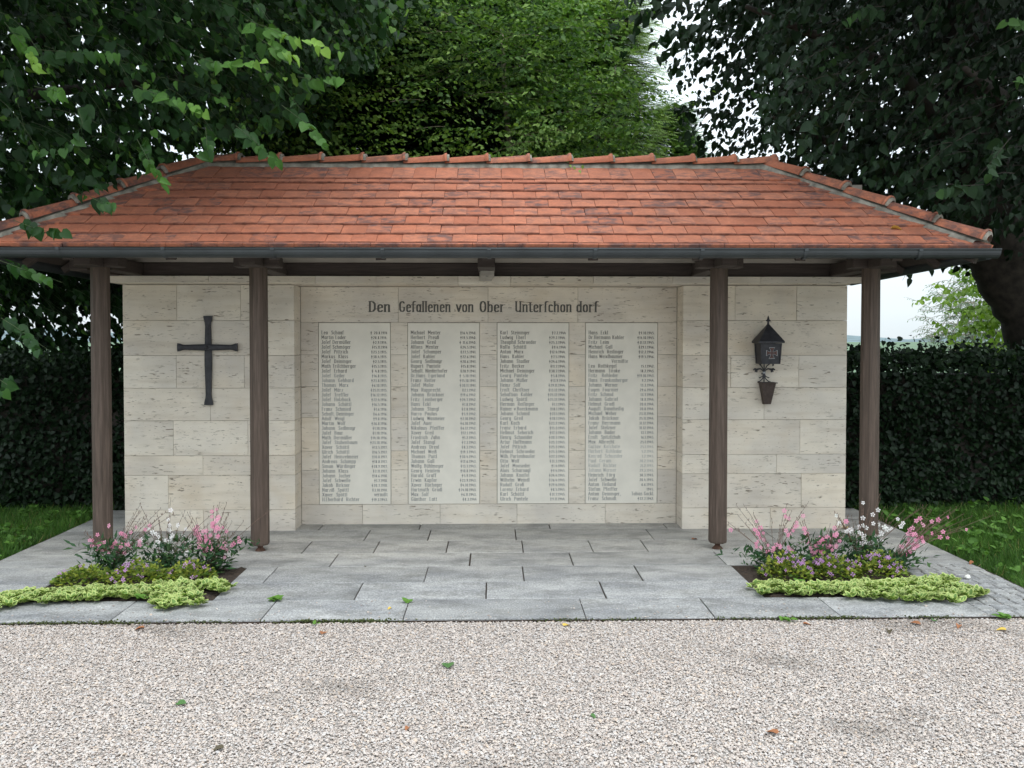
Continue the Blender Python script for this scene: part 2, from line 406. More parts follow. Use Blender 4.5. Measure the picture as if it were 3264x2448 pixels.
def merge(parts):
    Vs, Fs, Ts = [], [], []; o = 0
    for V, F, T in parts:
        Vs.append(V); Fs.append(F + o); Ts.append(T); o += len(V)
    return np.concatenate(Vs), np.concatenate(Fs), np.concatenate(Ts)

# ------------------------------------------------------------------ ground
def sheet(name, x0, x1, y0, y1, z, mat, hole=None):
    m = MB()
    m.add([(x0, y0, z), (x1, y0, z), (x1, y1, z), (x0, y1, z)], [(0, 1, 2, 3)])
    return tag(m.build(name, mat), kind='structure')
sheet('ground', -1500, 1500, -400, 3000, -.06, M['field'])
sheet('lawn', -16, 16, -2.6, 14, -.03, M['turf'])
sheet('gravel_yard', -14, 14, -30, -2.40, -.022, M['gravel'])
# hills and far woodland
m = MB(); pr = random.Random(3)
xs = [-1400 + i * 20 for i in range(141)]
ridge = []
h = 20
for i, x in enumerate(xs):
    h = 16 + 9 * math.sin(x * .006 + 1) + 5 * math.sin(x * .017) + pr.uniform(-1, 1)
    ridge.append(h)
for i in range(140):
    a, b = xs[i], xs[i + 1]
    m.add([(a, 900, -3), (b, 900, -3), (b, 1350, ridge[i + 1]), (a, 1350, ridge[i]), (b, 1800, -4), (a, 1800, -4)], [(0, 1, 2, 3), (3, 2, 4, 5)])
tag(m.build('hills', M['wood_far']), kind='structure')

# ------------------------------------------------------------------ paving
pave = tag(MB().box(-3.655, 3.495, -2.415, .95, -.05, -.009).build('pavement', M['soil']), kind='structure')
ROWS = [-2.41, -2.015, -1.62, -1.205, -.808, -.396, .02, .42, .94]
XL, XR = -3.64, 3.48
JX = [[-3.05, -2.22, -1.353, -.528, .539, 1.296, 2.045, 2.93], [-2.95, -1.76, -.873, -.05, .709, 1.715, 2.9], [-2.95, -1.76, -1.545, -.469, .204, 1.01, 1.715, 2.9],
      [-2.75, -1.18, -.175, .577, 1.685, 2.6], [-3.2, -2.35, -1.463, -.921, -.364, .227, .766, 1.191, 2.2, 3.0],
      [-2.9, -2.0, -1.053, -.537, .184, 1.306, 2.3, 3.1], [-3.1, -2.4, -1.5, -.64, .487, 1.5, 2.5], [-3.0, -2.0, -1, 0, 1, 2, 3]]
def slab(x0, x1, y0, y1, mat, g=.004, gy=.0015, dz=0, name='paving_slab'):
    cx, cy = (x0 + x1) / 2, (y0 + y1) / 2
    MB().cbox(x0 + g, x1 - g, y0 + gy, y1 - gy, -.045, dz, .0025).build(name, mat, pave, origin=(cx, cy, 0))
for r, js in enumerate(JX):
    y0, y1 = ROWS[r], ROWS[r + 1]
    xs = [XL] + js + [XR]
    for a, b in zip(xs, xs[1:]):
        if r in (1, 2) and ((a, b) == (-2.95, -1.76) or (a, b) == (1.715, 2.9)): continue
        if r in (1, 2) and a >= 2.85: continue            # the setts go here
        if r == 0 and a >= 2.9: continue
        mat = M['granite']
        slab(a, b, y0, y1, mat, g=rnd.choice([.003, .004, .0055]), gy=(.003 if r == 0 else .0014), dz=rnd.uniform(-.0015, .0015))
# small setts in the right front corner
yy = -2.41
while yy < -1.22:
    xx = 2.93 if yy < -2.03 else 2.905; k = 0
    d = min(.112, -1.208 - yy)
    if d < .05: break
    while xx < 3.44:
        w = rnd.uniform(.085, .125)
        if xx + w > 3.42: w = 3.48 - xx
        MB().cbox(xx + .003, xx + w - .003, yy + .003, yy + d - .003, -.045, rnd.uniform(-.004, .001), .008).build('paving_sett', M['granite'], pave, origin=(xx + w / 2, yy + d / 2, 0))
        xx += w
    yy += d
# planting beds of dark soil
def soil_bed(x0, x1, y0, y1):
    nx, ny = 40, 26
    X, Y = np.meshgrid(np.linspace(x0 + .004, x1 - .004, nx), np.linspace(y0 + .004, y1 - .004, ny))
    Z = -.004 + rng.normal(0, .006, X.shape) + .012 * np.sin(X * 9) * np.cos(Y * 11)
    Z[0] = Z[-1] = -.012; Z[:, 0] = Z[:, -1] = -.012
    V = np.stack([X.ravel(), Y.ravel(), Z.ravel()], 1)
    i = np.arange(nx * ny).reshape(ny, nx)
    F = np.stack([i[:-1, :-1].ravel(), i[:-1, 1:].ravel(), i[1:, 1:].ravel(), i[1:, :-1].ravel()], 1)
    return np_mesh('soil', V, F, M['soil'], smooth=True)
BEDS = [(-2.95, -1.76, -2.015, -1.205), (1.715, 2.9, -2.015, -1.205)]
for b, w in zip(BEDS, ('left', 'right')):
    tag(link_mesh('soil_bed', soil_bed(*b)), kind='structure')

# ------------------------------------------------------------------ the memorial wall
wall = thing('memorial_wall', 'long pale travertine wall with a recessed centre standing under the tiled roof', 'wall', (0, 0, 0))
COURSE = [-.012, .180, .476, .642, .940, 1.217, 1.494, 1.791, 2.091]    # bottom to top
WL = dict(x0=-3.13, x1=-1.69); WR = dict(x0=1.62, x1=3.037)
JL = [[-2.467], [-2.763, -2.07], [-2.468], [-2.716, -2.087], [-2.40], [-2.686, -2.113], [-1.979], [-2.677, -2.14]]
JR = [[2.384], [2.651], [2.435], [1.94, 2.636], [2.324], [2.034, 2.622], [], [2.068, 2.599]]
JC = [[-1.156, -.473, .207, .989]]
g = .0011
def stone(x0, x1, y0, y1, z0, z1, name='stone_block', mat=None, c=.0016):
    x0 += g; x1 -= g; z0 += g; z1 -= g
    d = rnd.uniform(-.0012, .0012)
    return MB().cbox(x0, x1, y0 + d, y1, z0, z1, c).build(name, mat or M['trav'], wall, origin=((x0 + x1) / 2, y0, (z0 + z1) / 2))
for W, J in ((WL, JL), (WR, JR)):
    for r in range(8):
        xs = [W['x0']] + J[r] + [W['x1']]
        for a, b in zip(xs, xs[1:]): stone(a, b, 0, .245 if (a == W['x0'] or b == W['x1']) else .2, COURSE[r], COURSE[r + 1])
RY = .25
RC = [0, .179, .480, .648, .945, 1.215, 1.496, 1.779, 2.085]
xs = [-1.69] + JC[0] + [1.62]
for a, b in zip(xs, xs[1:]): stone(a, b, RY, .4, -.012, .175)
TAB = [(-1.534, -.906), (-.753, -.124), (.032, .663), (.812, 1.449)]
strips = [(-1.69, -1.536)] + [(TAB[i][1] + .002, TAB[i + 1][0] - .002) for i in range(3)] + [(1.451, 1.62)]
for a, b in strips:
    for r in range(1, 7): stone(a, b, RY, .4, [.175, .480, .648, .945, 1.215, 1.496][r - 1], [.480, .648, .945, 1.215, 1.496, 1.781][r - 1])
xs = [-1.69, -.836, -.048, .743, 1.62]
for a, b in zip(xs, xs[1:]): stone(a, b, RY, .4, 1.781, 2.092)
# core behind the facing stones
MB().box(-3.1295, -1.70, .19, .50, 0, 2.09).box(1.63, 3.0365, .19, .50, 0, 2.09).box(-1.70, 1.63, .26, .50, 0, 2.09).build('wall_core', M['joint'], wall)
# projecting cap course with a splayed underside, in lengths
CX = [-3.235, -2.39, -1.5, -.99, -.30, .145, .845, 1.52, 2.27, 3.135]
for i, (a, b) in enumerate(zip(CX, CX[1:])):
    m = MB(); l = .0016
    x0, x1 = a + l, b - l
    x0b = x0 + (.09 if i == 0 else 0); x1b = x1 - (.085 if i == len(CX) - 2 else 0)
    prof = [(-.058, 2.162), (-.058, 2.108), (-.052, 2.104), (-.004, 2.0945), (.52, 2.0945), (.52, 2.162)]
    n = len(prof)
    vs = [((x0b if z < 2.106 else x0), y, z) for y, z in prof] + [((x1b if z < 2.106 else x1), y, z) for y, z in prof]
    m.add(vs, [tuple(range(n)), tuple(range(n, 2 * n))[::-1]] + [((k + 1) % n, k, n + k, n + (k + 1) % n) for k in range(n)])
    m.build('capstone', M['trav'], wall, origin=((a + b) / 2, -.05, 2.13))

# ------------------------------------------------------------------ stroke lettering (drawn with a broad nib)
SER = {}
GL = {
'a': (42, '34,0 34,68|34,50 24,68 12,64 8,50 8,14 14,2 24,4 34,18'), 'b': (42, '8,0 8,98|8,50 16,66 26,68 34,56 34,12 26,0 8,2'),
'c': (37, '32,56 22,68 12,64 8,50 8,16 14,2 24,0 32,10'), 'd': (42, '34,0 34,98|34,50 24,68 14,64 8,50 8,14 14,2 24,2 34,14'),
'e': (40, '8,34 34,40 34,56 22,68 12,62 8,48 8,14 16,0 26,2 34,12'), 'f': (30, '12,0 12,84 20,98 30,94|2,66 26,66'),
'g': (42, '34,68 34,-14 24,-25 10,-20|34,50 24,68 12,64 8,50 8,18 14,4 24,4 34,18'), 'h': (44, '8,0 8,98|8,54 18,66 28,68 34,60 34,0'),
'i': (18, '9,0 9,68|9,87 9,90'), 'j': (20, '9,68 9,-14 0,-24|9,87 9,90'), 'k': (42, '8,0 8,98|32,66 10,36|14,40 34,0'), 'l': (18, '9,0 9,98'),
'm': (66, '8,0 8,68|8,54 16,66 26,68 32,60 32,0|32,54 42,66 50,68 56,60 56,0'), 'n': (44, '8,0 8,68|8,54 18,66 28,68 34,60 34,0'),
'o': (42, '22,68 12,62 8,48 8,18 14,2 22,0 30,4 34,18 34,50 30,64 22,68'), 'p': (42, '8,-25 8,68|8,50 16,66 26,68 34,56 34,14 26,2 8,4'),
'r': (34, '8,0 8,68|8,52 18,66 30,66'), 's': (36, '30,58 20,68 10,60 10,46 30,24 30,8 18,0 6,8'), 'ſ': (26, '10,0 10,84 18,98 28,94'),
't': (30, '12,86 12,10 18,0 28,4|2,66 26,66'), 'u': (44, '8,68 8,12 16,0 26,4 34,16|34,0 34,68'), 'v': (40, '4,68 20,2 36,68'),
'w': (56, '4,68 16,2 28,60 40,2 52,68'), 'x': (40, '6,68 34,0|34,68 6,0'), 'y': (42, '8,68 8,16 16,4 26,6 34,18|34,68 34,-14 24,-25 10,-20'),
'z': (38, '6,66 32,66 6,2 34,2'), 'ß': (44, '8,0 8,80 18,98 30,92 30,76 18,60 34,44 34,12 24,0 14,4'),
'A': (48, '4,0 24,98 44,0|12,34 36,34'), 'B': (46, '8,0 8,98|8,96 28,96 36,80 30,54 8,52|28,52 38,36 36,10 26,2 8,2'),
'C': (46, '40,80 30,96 16,92 8,74 8,24 16,4 30,2 40,16'), 'D': (50, '8,0 8,98|8,96 28,94 40,74 40,24 28,4 8,2'),
'E': (42, '8,0 8,98|8,96 36,96|8,52 30,52|8,2 38,2'), 'F': (40, '8,0 8,98|8,96 36,96|8,52 30,52'),
'G': (50, '40,80 30,96 16,92 8,74 8,24 16,4 28,2 40,14 40,44 26,44'), 'H': (50, '8,0 8,98|40,0 40,98|8,52 40,52'),
'J': (34, '24,98 24,12 14,-2 4,4|12,96 32,96'), 'K': (48, '8,0 8,98|38,96 10,46|14,52 40,0'), 'L': (42, '8,0 8,98|8,2 38,2'),
'M': (60, '8,0 8,98|50,0 50,98|8,96 29,30 50,96'), 'N': (52, '8,0 8,98|42,98 42,0|8,96 42,2'),
'O': (50, '25,98 14,90 8,70 8,28 14,8 25,0 36,8 42,28 42,70 36,90 25,98'), 'P': (44, '8,0 8,98|8,96 28,96 38,82 38,60 28,48 8,48'),
'R': (48, '8,0 8,98|8,96 28,96 38,82 38,60 28,50 8,50|22,50 40,0'), 'S': (42, '36,82 24,98 12,88 10,70 34,34 32,10 20,0 6,12'),
'T': (44, '22,0 22,98|4,96 40,96'), 'U': (50, '8,98 8,16 18,2 30,4 40,18|40,0 40,98'), 'V': (46, '4,98 23,2 42,98'),
'W': (64, '4,98 18,2 32,90 46,2 60,98'), 'X': (48, '6,98 42,0|42,98 6,0'), 'Z': (44, '8,96 38,96 6,2 40,2'),
'0': (38, '19,72 9,60 8,18 19,0 30,12 30,58 19,72'), '1': (22, '6,56 12,72 12,0'), '2': (36, '8,58 18,72 28,62 28,46 6,2 32,2'),
'3': (36, '8,70 28,70 16,44 28,38 28,12 18,0 6,8'), '4': (36, '14,72 6,22 32,24|26,52 26,0'), '5': (36, '28,70 10,70 10,42 24,44 30,26 26,6 8,2'),
'6': (36, '28,66 14,56 8,30 8,12 18,0 28,10 28,30 18,38 8,28'), '7': (34, '6,62 12,70 30,70 16,0'), '8': (36, '18,72 9,58 18,40 28,20 18,0 8,18 18,40 27,58 18,72'),
'9': (36, '28,44 18,34 8,44 8,62 18,72 28,62 28,38 22,12 8,2'),
'.': (14, '7,2 7,6'), ',': (14, '8,6 4,-8'), '-': (34, '6,38 26,38'), '+': (40, '16,-8 16,80|4,40 28,40|9,80 23,80|9,-8 23,-8|4,32 4,48|28,32 28,48'), ' ': (26, '')}
for a, b in (('ä', 'a'), ('ö', 'o'), ('ü', 'u')): GL[a] = (GL[b][0], GL[b][1] + '|14,84 14,88|30,84 30,88')
def nib_seg(m, x0, z0, x1, z1, w, h, fn, d):
    pts = [(x + sx * w / 2, z + sz * h / 2) for x, z in ((x0, z0), (x1, z1)) for sx in (-1, 1) for sz in (-1, 1)]
    pts = sorted(set(pts)); cr = lambda o, a, b: (a[0] - o[0]) * (b[1] - o[1]) - (a[1] - o[1]) * (b[0] - o[0])
    lo = []
    for p in pts:
        while len(lo) > 1 and cr(lo[-2], lo[-1], p) <= 1e-12: lo.pop()
        lo.append(p)
    up = []
    for p in reversed(pts):
        while len(up) > 1 and cr(up[-2], up[-1], p) <= 1e-12: up.pop()
        up.append(p)
    hull = lo[:-1] + up[:-1]
    m.add([fn(x, z, d) for x, z in hull], [tuple(range(len(hull)))])
_ctr = [0]
def text(m, s, x, z, cap, xs, track, fn, nw=9, nh=4.2, serif=True):
    """writes s from x rightwards on baseline z; cap: height of 100 units; xs: horizontal stretch"""
    u = cap / 100
    for ch in s:
        adv, st = GL[ch]
        for pl in (st.split('|') if st else []):
            P = [tuple(float(q) for q in p.split(',')) for p in pl.split()]
            for (a, b), (c, d) in zip(P, P[1:]):
                _ctr[0] += 1
                nib_seg(m, x + a * u * xs, z + b * u, x + c * u * xs, z + d * u, nw * u * xs, nh * u, fn, (_ctr[0] % 11) * .00002)
            if serif and ch not in '.,-+' and not ch.isdigit():
                for (a, b), (c, d) in ((P[0], P[1]), (P[-1], P[-2])):
                    if abs(a - c) < 1 and abs(b - d) > 20:
                        _ctr[0] += 1
                        nib_seg(m, x + (a - 8) * u * xs, z + b * u, x + (a + 8) * u * xs, z + b * u, nh * u, nh * u, fn, (_ctr[0] % 11) * .00002)
        x += (adv * xs + track) * u
    return x
def text_width(s, cap, xs, track): return sum((GL[c][0] * xs + track) * cap / 100 for c in s)
face = lambda x, z, d: (x, RY - .0035 - d, z)
head = MB(); BX = lambda px: -1.091 + (px - 48) / (2150 - 48) * 2.02
for word, a, b in (('Den', 48, 252), ('Gefallenen', 325, 803), ('von', 845, 1007), ('Ober', 1058, 1295), ('-', 1322, 1352), ('Unterſchon', 1385, 1915), ('dorf', 1945, 2150)):
    x0, x1 = BX(a), BX(b); cap = .0945; w = text_width(word, cap, 1, 6)
    text(head, word, x0 - .004, 1.872, cap, (x1 - x0 + .008) / w, 6, face, nw=13, nh=5)
head.build('lettering', M['ink'], wall)
LINES = [
"""Leo  Schaaf;+ 20.8.1914|Martin Loder;+28.8.1914.|Joſef Dermüller;+2.9.1914.|Joſef Schmöger;+15.11.1914|Joſef  Pittrich;+23.3.1915.|Markus  Klass;+30.4.1915.|Joſef  Deininger;+2.5.1915.|Math Triſchberger;+15.5.1915.|Joſef  Erhard;+ 4.8.1915.|Joſef  Geiler;+16.8.1915.|Johann  Gebhard;+23.8.1915.|Thomas  Marx;+6.10.1915.|Joſef  März;+25.11.1915.|Joſef  Treffler;+16.12.1915.|Joſef  Holzbock;+22.4.1916.|Johann  Schöttl;+16.5.1916.|Franz  Schmied;+1.6.1916.|Sebaſt. Deininger;+6.6.1916.|Adolf  Weigl;+9.8.1916.|Martin  Wolf;+26.8.1916.|Johann  Sedlmayr;+1.10.1916.|Joſef  Baur;+1.10.1916.|Math. Dermüller;+14.10.1916.|Joſef  Stubenbaum;+23.10.1916.|Xaver  Schöttl;+13.5.1917.|Ulrich  Schöttl;+16.5.1917.|Joſef  Heinzelmeier;+10.8.1917.|Andreas  Schimpp;+18.8.1917.|Simon  Würdinger;+28.9.1917.|Johann  Klass;+2.11.1917.|Johann  Jocher;+18.6.1918.|Joſef  Schwelle;+1.7.1918.|Jakob  Birkner;+20.7.1918.|Narziß  Spöttl;+3.10.1918.|Xaver  Spöttl;vermißt|H.Eberhard  Richter;+19.3.1943.""",
"""Michael  Menter;+16.4.1940.|Herbert  Preuß;+19.5.1940.|Johann  Greil;+ 11.6.1940.|Alfons  Menter;+24.5.1941.|Joſef  Schamper;+27.5.1941.|Joſef  Kahler;+22.6.1941.|Georg  Sedlmayr;+28.6.1941.|Rupert  Pantele;+15.8.1941.|Sebaſt. Niederhofer;+28.9.1941.|Dr.Hans  Egerland;+ 5.10.1941.|Franz  Reiter;+15.10.1941.|Joſef  Moſer;+30.11.1941.|Max  Rupprecht;+2.1.1942.|Johann  Brückner;+19.6.1942.|Fritz  Leinberger;+24.7.1942.|Hans  Eckl;+1.8.1942.|Johann  Stangl;+2.8.1942.|Harro  Paulus;+5.9.1942.|Ludwig  Wasmeier;+2.10.1942.|Joſef  Auer;+6.10.1942.|Nikolaus  Pfeiffer;+6.12.1942.|Xaver  Greil;+12.1.1943.|Friedrich  Zahn;+1.2.1943.|Joſef  Stangl;+7.3.1943.|Andreas  Drexl;+8.3.1943.|Michael  Weiß;+19.3.1943.|Thomas  Puitl;+30.4.1943.|Johann  Gall;+12.6.1943.|Wolfg. Bühlmeyer;+13.7.1943.|Georg  Heinlem;+10.8.1943.|Harald  Graff;+5.9.1943.|Erwin  Kapfer;+23.9.1943.|Xaver  Hörhager;+4.10.1943.|Hartmuth  Gradl;+24.10.1943.|Max  Solf;+6.11.1943.|Günther  Latt;+8.3.1944""",
"""Karl  Steininger;+7.2.1944|Ludwig  Eberl;+29.2.1944.|Theophil Schroeder;+25.3.1944.|Raſſo  Schöttl;+9.4.1944|Anton  Marx;+12.4.1944.|Hans  Kohler;+7.5.1944.|Johann  Stadler;+24.6.1944.|Fritz  Becker;+11.7.1944.|Michael  Deininger;+30.7.1944.|Georg  Pantele;+5.8.1944.|Johann  Müller;+13.9.1944|Heinz  Solf;+29.11.1944.|Ernſt  Chriſtner;+13.12.1944.|Sebaſtian  Kohler;+25.12.1944.|Ludwig  Spöttl;+25.12.1944.|Herman  Reiſinger;+1.1.1945.|Rainer v.Boeckmann;+18.1.1945.|Johann  Schmid;+27.1.1945.|Georg  Greil;+28.1.1945.|Karl  Koch;+23.2.1945.|Franz  Erhard;+15.3.1945.|Hellmut  Seberich;+17.3.1945.|Henry  Schneider;+20.3.1945.|Artur  Hoffmann;+25.3.1945.|Joſef  Pittrich;+25.3.1945.|Helmut  Schroeder;+25.3.1945.|Wilh. Portenhauſer;+27.3.1945.|Otto  Wolf;+31.3.1945.|Joſef  Mooseder;+1.4.1945.|Alois  Scharnagl;+9.4.1945.|Johann  Kneifel;+24.4.1945.|Wilhelm  Weindl;+26.4.1945.|Rudolf  Groß;+29.4.1945.|Lorenz  Erhard;+8.5.1945.|Karl  Schöttl;+31.7.1945.|Ulrich  Pantele;+9.11.1944.""",
"""Hans  Eckl;+9.10.1945.|Dr.Hermann Kohler;+14.10.1945.|Fritz  Leim;+31.12.1945.|Michael  Gall;+29.1.1946.|Heinrich  Reiſinger;+12.2.1946.|Hans Weixlbaumer;+19.5.1946.|^Vermißte|Leo  Rothkegel;15.1.1942.|Hermann  Tiroke;18.2.1943.|Fritz   Rohleder;+19.10.1943.|Hans  Frankenberger;9.2.1944.|Johann  Werner;13.3.1944.|Eugen  Fournier;29.6.1944.|Fritz  Schmid;13.7.1944.|Johann  Gabriel;18.8.1944.|Helmut  Gradl;20.8.1944.|Auguſt  Dannheiſig;20.8.1944.|Michael  Weber;23.11.1944.|Jakob  Brückner;25.11.1944.|Franz  Herrmann;31.12.1944.|Joſef  Stelzner;31.12.1944.|Johann  Bader;13.1.1945.|Ernſt  Spitzſchuh;16.1.1945.|Max  Albrecht;25.1.1945.|Guſtav  Koſchate;25.1.1945.|Herbert  Rohleder;5.2.1945.|Konrad  Schneider;7.2.1945.|Paul  Gerum;20.2.1945.|Rudolf  Richter;21.2.1945.|Johann Werner;29.3.1945.|Heinrich  Förg;30.3.1945.|Joſef  Schwelle;20.4.1945.|Anton  Heiland;6.6.1945.|Stefan  Pfeiffer;1945.|Anton  Deininger,;Tobias Gockl.|Franz  Schmidt;+22.7.1942."""]
TABLAB = ['first name tablet from the left, whose list of names begins in 1914', 'second name tablet from the left, listing the dead of 1940 to 1944',
          'third name tablet from the left, listing the dead of 1944 and 1945', 'rightmost name tablet with a list of missing men and faded lower lines']
TZ0, TZ1 = .1765, 1.777
for ti, ((a, b), txt) in enumerate(zip(TAB, LINES)):
    t = thing('inscribed_tablet', 'cream stone ' + TABLAB[ti], 'tablet', (a, RY, TZ0), 'name tablets set in the wall recess')
    MB().cbox(a + .001, b - .001, RY - .006, .3, TZ0 + .001, TZ1 - .001, .003).build('tablet_slab', M['tablet'], t, origin=(a, RY, TZ0))
    tf = lambda x, z, d: (x, RY - .0068 - d, z)
    ms = [MB() for _ in range(3)]
    for i, ln in enumerate(txt.split('|')):
        z = 1.676 - i * .04195 - .0005; cap = .0315
        if i == 0: k = 0
        else: k = 0 if i < 9 else 1
        if ti == 3 and 24 <= i <= 29: k = 2
        elif ti in (0, 1) and i > 26: k = 1
        m = ms[k]
        if ln.startswith('^'):
            text(m, ln[1:], a + .36 * (b - a), z, cap, 1.25, 9, tf); continue
        nm, dt = ln.split(';')
        w = text_width(nm, cap, 1.3, 8); W = min(w, .385)
        text(m, nm, a + .026, z, cap, 1.3 * W / w, 8 * W / w, tf, nw=11, nh=5)
        w = text_width(dt, cap, 1.22, 7)
        text(m, dt, b - .026 - w, z, cap, 1.22, 7, tf, nw=11, nh=5)
    for k, m in enumerate(ms):
        if m.v: m.build('lettering', [M['ink'], M['ink1'], M['ink3']][k], t, origin=(a, RY, TZ0))

# ------------------------------------------------------------------ iron cross on the left wing
cr = thing('iron_cross', 'tall dark forged iron cross with flared ends hung on the left wing', 'cross', (-2.408, 0, 1.45))
def flared(m, p0, p1, w_end, w_neck, w_mid, axis, y0, y1):
    """bar from p0 to p1 along axis ('x' or 'z'), flared at both ends, ridged front"""
    L = p1 - p0; S = [0, .035, .08, .12, .45, .55, .88, .92, .965, 1]; Wd = [w_end, w_end * .93, w_neck * 1.12, w_neck, w_mid, w_mid, w_neck, w_neck * 1.12, w_end * .93, w_end]
    vs = []; fs = []
    for s_, w in zip(S, Wd):
        c = p0 + L * s_; ring = [(-w / 2, y1), (-w / 2, y0 + .006), (-w * .22, y0), (w * .22, y0), (w / 2, y0 + .006), (w / 2, y1)]
        for u, y in ring: vs.append((c, y, u) if axis == 'x' else (u, y, c))
    for i in range(len(S) - 1):
        for k in range(6): fs.append((i * 6 + k, i * 6 + (k + 1) % 6, (i + 1) * 6 + (k + 1) % 6, (i + 1) * 6 + k))
    fs += [tuple(range(6)), tuple(range(len(fs) // 1 * 0 + (len(S) - 1) * 6, len(S) * 6))[::-1]]
    m.add(vs, fs)
m = MB(); flared(m, 1.075, 1.828, .074, .045, .060, 'z', -.034, -.010)
m.v = [(x - 2.409, y, z) for x, y, z in m.v]; m.build('upright', M['iron'], cr, origin=(-2.408, -.02, 1.45))
m = MB(); flared(m, -2.66, -2.157, .070, .043, .054, 'x', -.052, -.0285)
m.v = [(x, y, z + 1.563) for x, y, z in m.v]; m.build('crossbar', M['iron'], cr, origin=(-2.408, -.04, 1.563))
MB().tube([(-2.408, -.050, 1.563), (-2.408, -.062, 1.563), (-2.408, -.068, 1.563)], [.012, .011, .004], 10).build('rivet', M['iron'], cr, origin=(-2.408, -.05, 1.563))
for z in (1.72, 1.2): MB().tube([(-2.409, -.012, z), (-2.409, .004, z)], .012, 8).build('mounting_pin', M['rust'], cr, origin=(-2.409, 0, z))

# ------------------------------------------------------------------ wall lantern with holder
LX = 2.322
la = thing('wall_lantern', 'black iron lantern with pitched roof and cross emblem hung on the right wing', 'lantern', (LX, 0, 1.30))
cx = 2.318; yc = -.115; hz1, hz0 = 1.598, 1.430
def box4(m, cx, cy, z0, z1, w0, w1):
    vs = [(cx + sx * w0, cy + sy * w0, z0) for sx, sy in ((-1, -1), (1, -1), (1, 1), (-1, 1))] + [(cx + sx * w1, cy + sy * w1, z1) for sx, sy in ((-1, -1), (1, -1), (1, 1), (-1, 1))]
    m.add(vs, [(0, 3, 2, 1), (4, 5, 6, 7), (0, 1, 5, 4), (1, 2, 6, 5), (2, 3, 7, 6), (3, 0, 4, 7)])
m = MB(); box4(m, cx, yc, hz0, hz1, .074, .084); m.build('lantern_body', M['iron'], la, origin=(cx, yc, 1.5))
m = MB()
for sx, sy in ((-1, -1), (1, -1), (1, 1), (-1, 1)): m.tube([(cx + sx * .076, yc + sy * .076, hz0 - .004), (cx + sx * .086, yc + sy * .086, hz1)], .006, 6)
for z, w in ((hz0, .080), (hz1 - .006, .089)):
    m.box(cx - w, cx + w, yc - w, yc - w + .008, z - .006, z + .006).box(cx - w, cx + w, yc + w - .008, yc + w, z - .006, z + .006)
    m.box(cx - w, cx - w + .008, yc - w + .009, yc + w - .009, z - .006, z + .006).box(cx + w - .008, cx + w, yc - w + .009, yc + w - .009, z - .006, z + .006)
m.build('corner_frame', M['iron'], la, origin=(cx, yc, 1.5))
m = MB(); w = .107; zt = 1.768
m.add([(cx - w, yc - w, hz1 + .002), (cx + w, yc - w, hz1 + .002), (cx + w, yc + w, hz1 + .002), (cx - w, yc + w, hz1 + .002),
       (cx - w, yc - w, hz1 + .016), (cx + w, yc - w, hz1 + .016), (cx + w, yc + w, hz1 + .016), (cx - w, yc + w, hz1 + .016), (cx, yc, zt)],
      [(0, 3, 2, 1), (0, 1, 5, 4), (1, 2, 6, 5), (2, 3, 7, 6), (3, 0, 4, 7), (4, 5, 8), (5, 6, 8), (6, 7, 8), (7, 4, 8)])
m.build('lantern_roof', M['iron'], la, origin=(cx, yc, 1.65))
m = MB().tube([(cx, yc, zt - .012), (cx, yc, zt + .012), (cx, yc, zt + .02), (cx, yc, zt + .048), (cx, yc, zt + .062)], [.010, .008, .014, .007, .002], 8)
m.tube([(cx - .018, yc, zt + .018), (cx, yc, zt + .03), (cx + .018, yc, zt + .018)], [.007, .006, .007], 6)
m.build('finial', M['iron'], la, origin=(cx, yc, zt))
# cross pattee emblem on the front face: silver outline and dark red fill
def pattee(r, wi, wo):
    arm = [(wi, wi), (wi * 1.3, r * .55), (wo, r)]
    pts = []
    for q in range(4):
        c, s_ = math.cos(q * math.pi / 2), math.sin(q * math.pi / 2)
        loc = [(-wo, r), (-wi * 1.25, r * .5), (-wi, wi)]
        seq = [(wi, wi), (wi * 1.25, r * .5), (wo, r), (-wo, r), (-wi * 1.25, r * .5)]
        pts += [(x * c - z * s_, x * s_ + z * c) for x, z in seq]
    return pts
ex, ez = cx + .006, 1.516
front = lambda u, v, d: (ex + u, yc - .0765 - (v + .086) / .168 * .010 - d, ez + v)
outer = pattee(.047, .0095, .025); inner = pattee(.0435, .0072, .0205)
m = MB(); n = len(outer)
vs = [front(u, v, .004) for u, v in outer] + [front(u, v, .004) for u, v in inner] + [front(u, v, .0005) for u, v in outer]
m.add(vs, [(i, (i + 1) % n, n + (i + 1) % n, n + i) for i in range(n)] + [(2 * n + i, 2 * n + (i + 1) % n, (i + 1) % n, i) for i in range(n)])
em = m.build('cross_emblem', M['silver'], la, origin=(ex, yc - .085, ez))
m = MB(); vs = [front(0, 0, .003)] + [front(u, v, .003) for u, v in inner]
m.add(vs, [(0, 1 + i, 1 + (i + 1) % n) for i in range(n)]); m.build('emblem_fill', M['redbrown'], em, origin=(ex, yc - .085, ez))
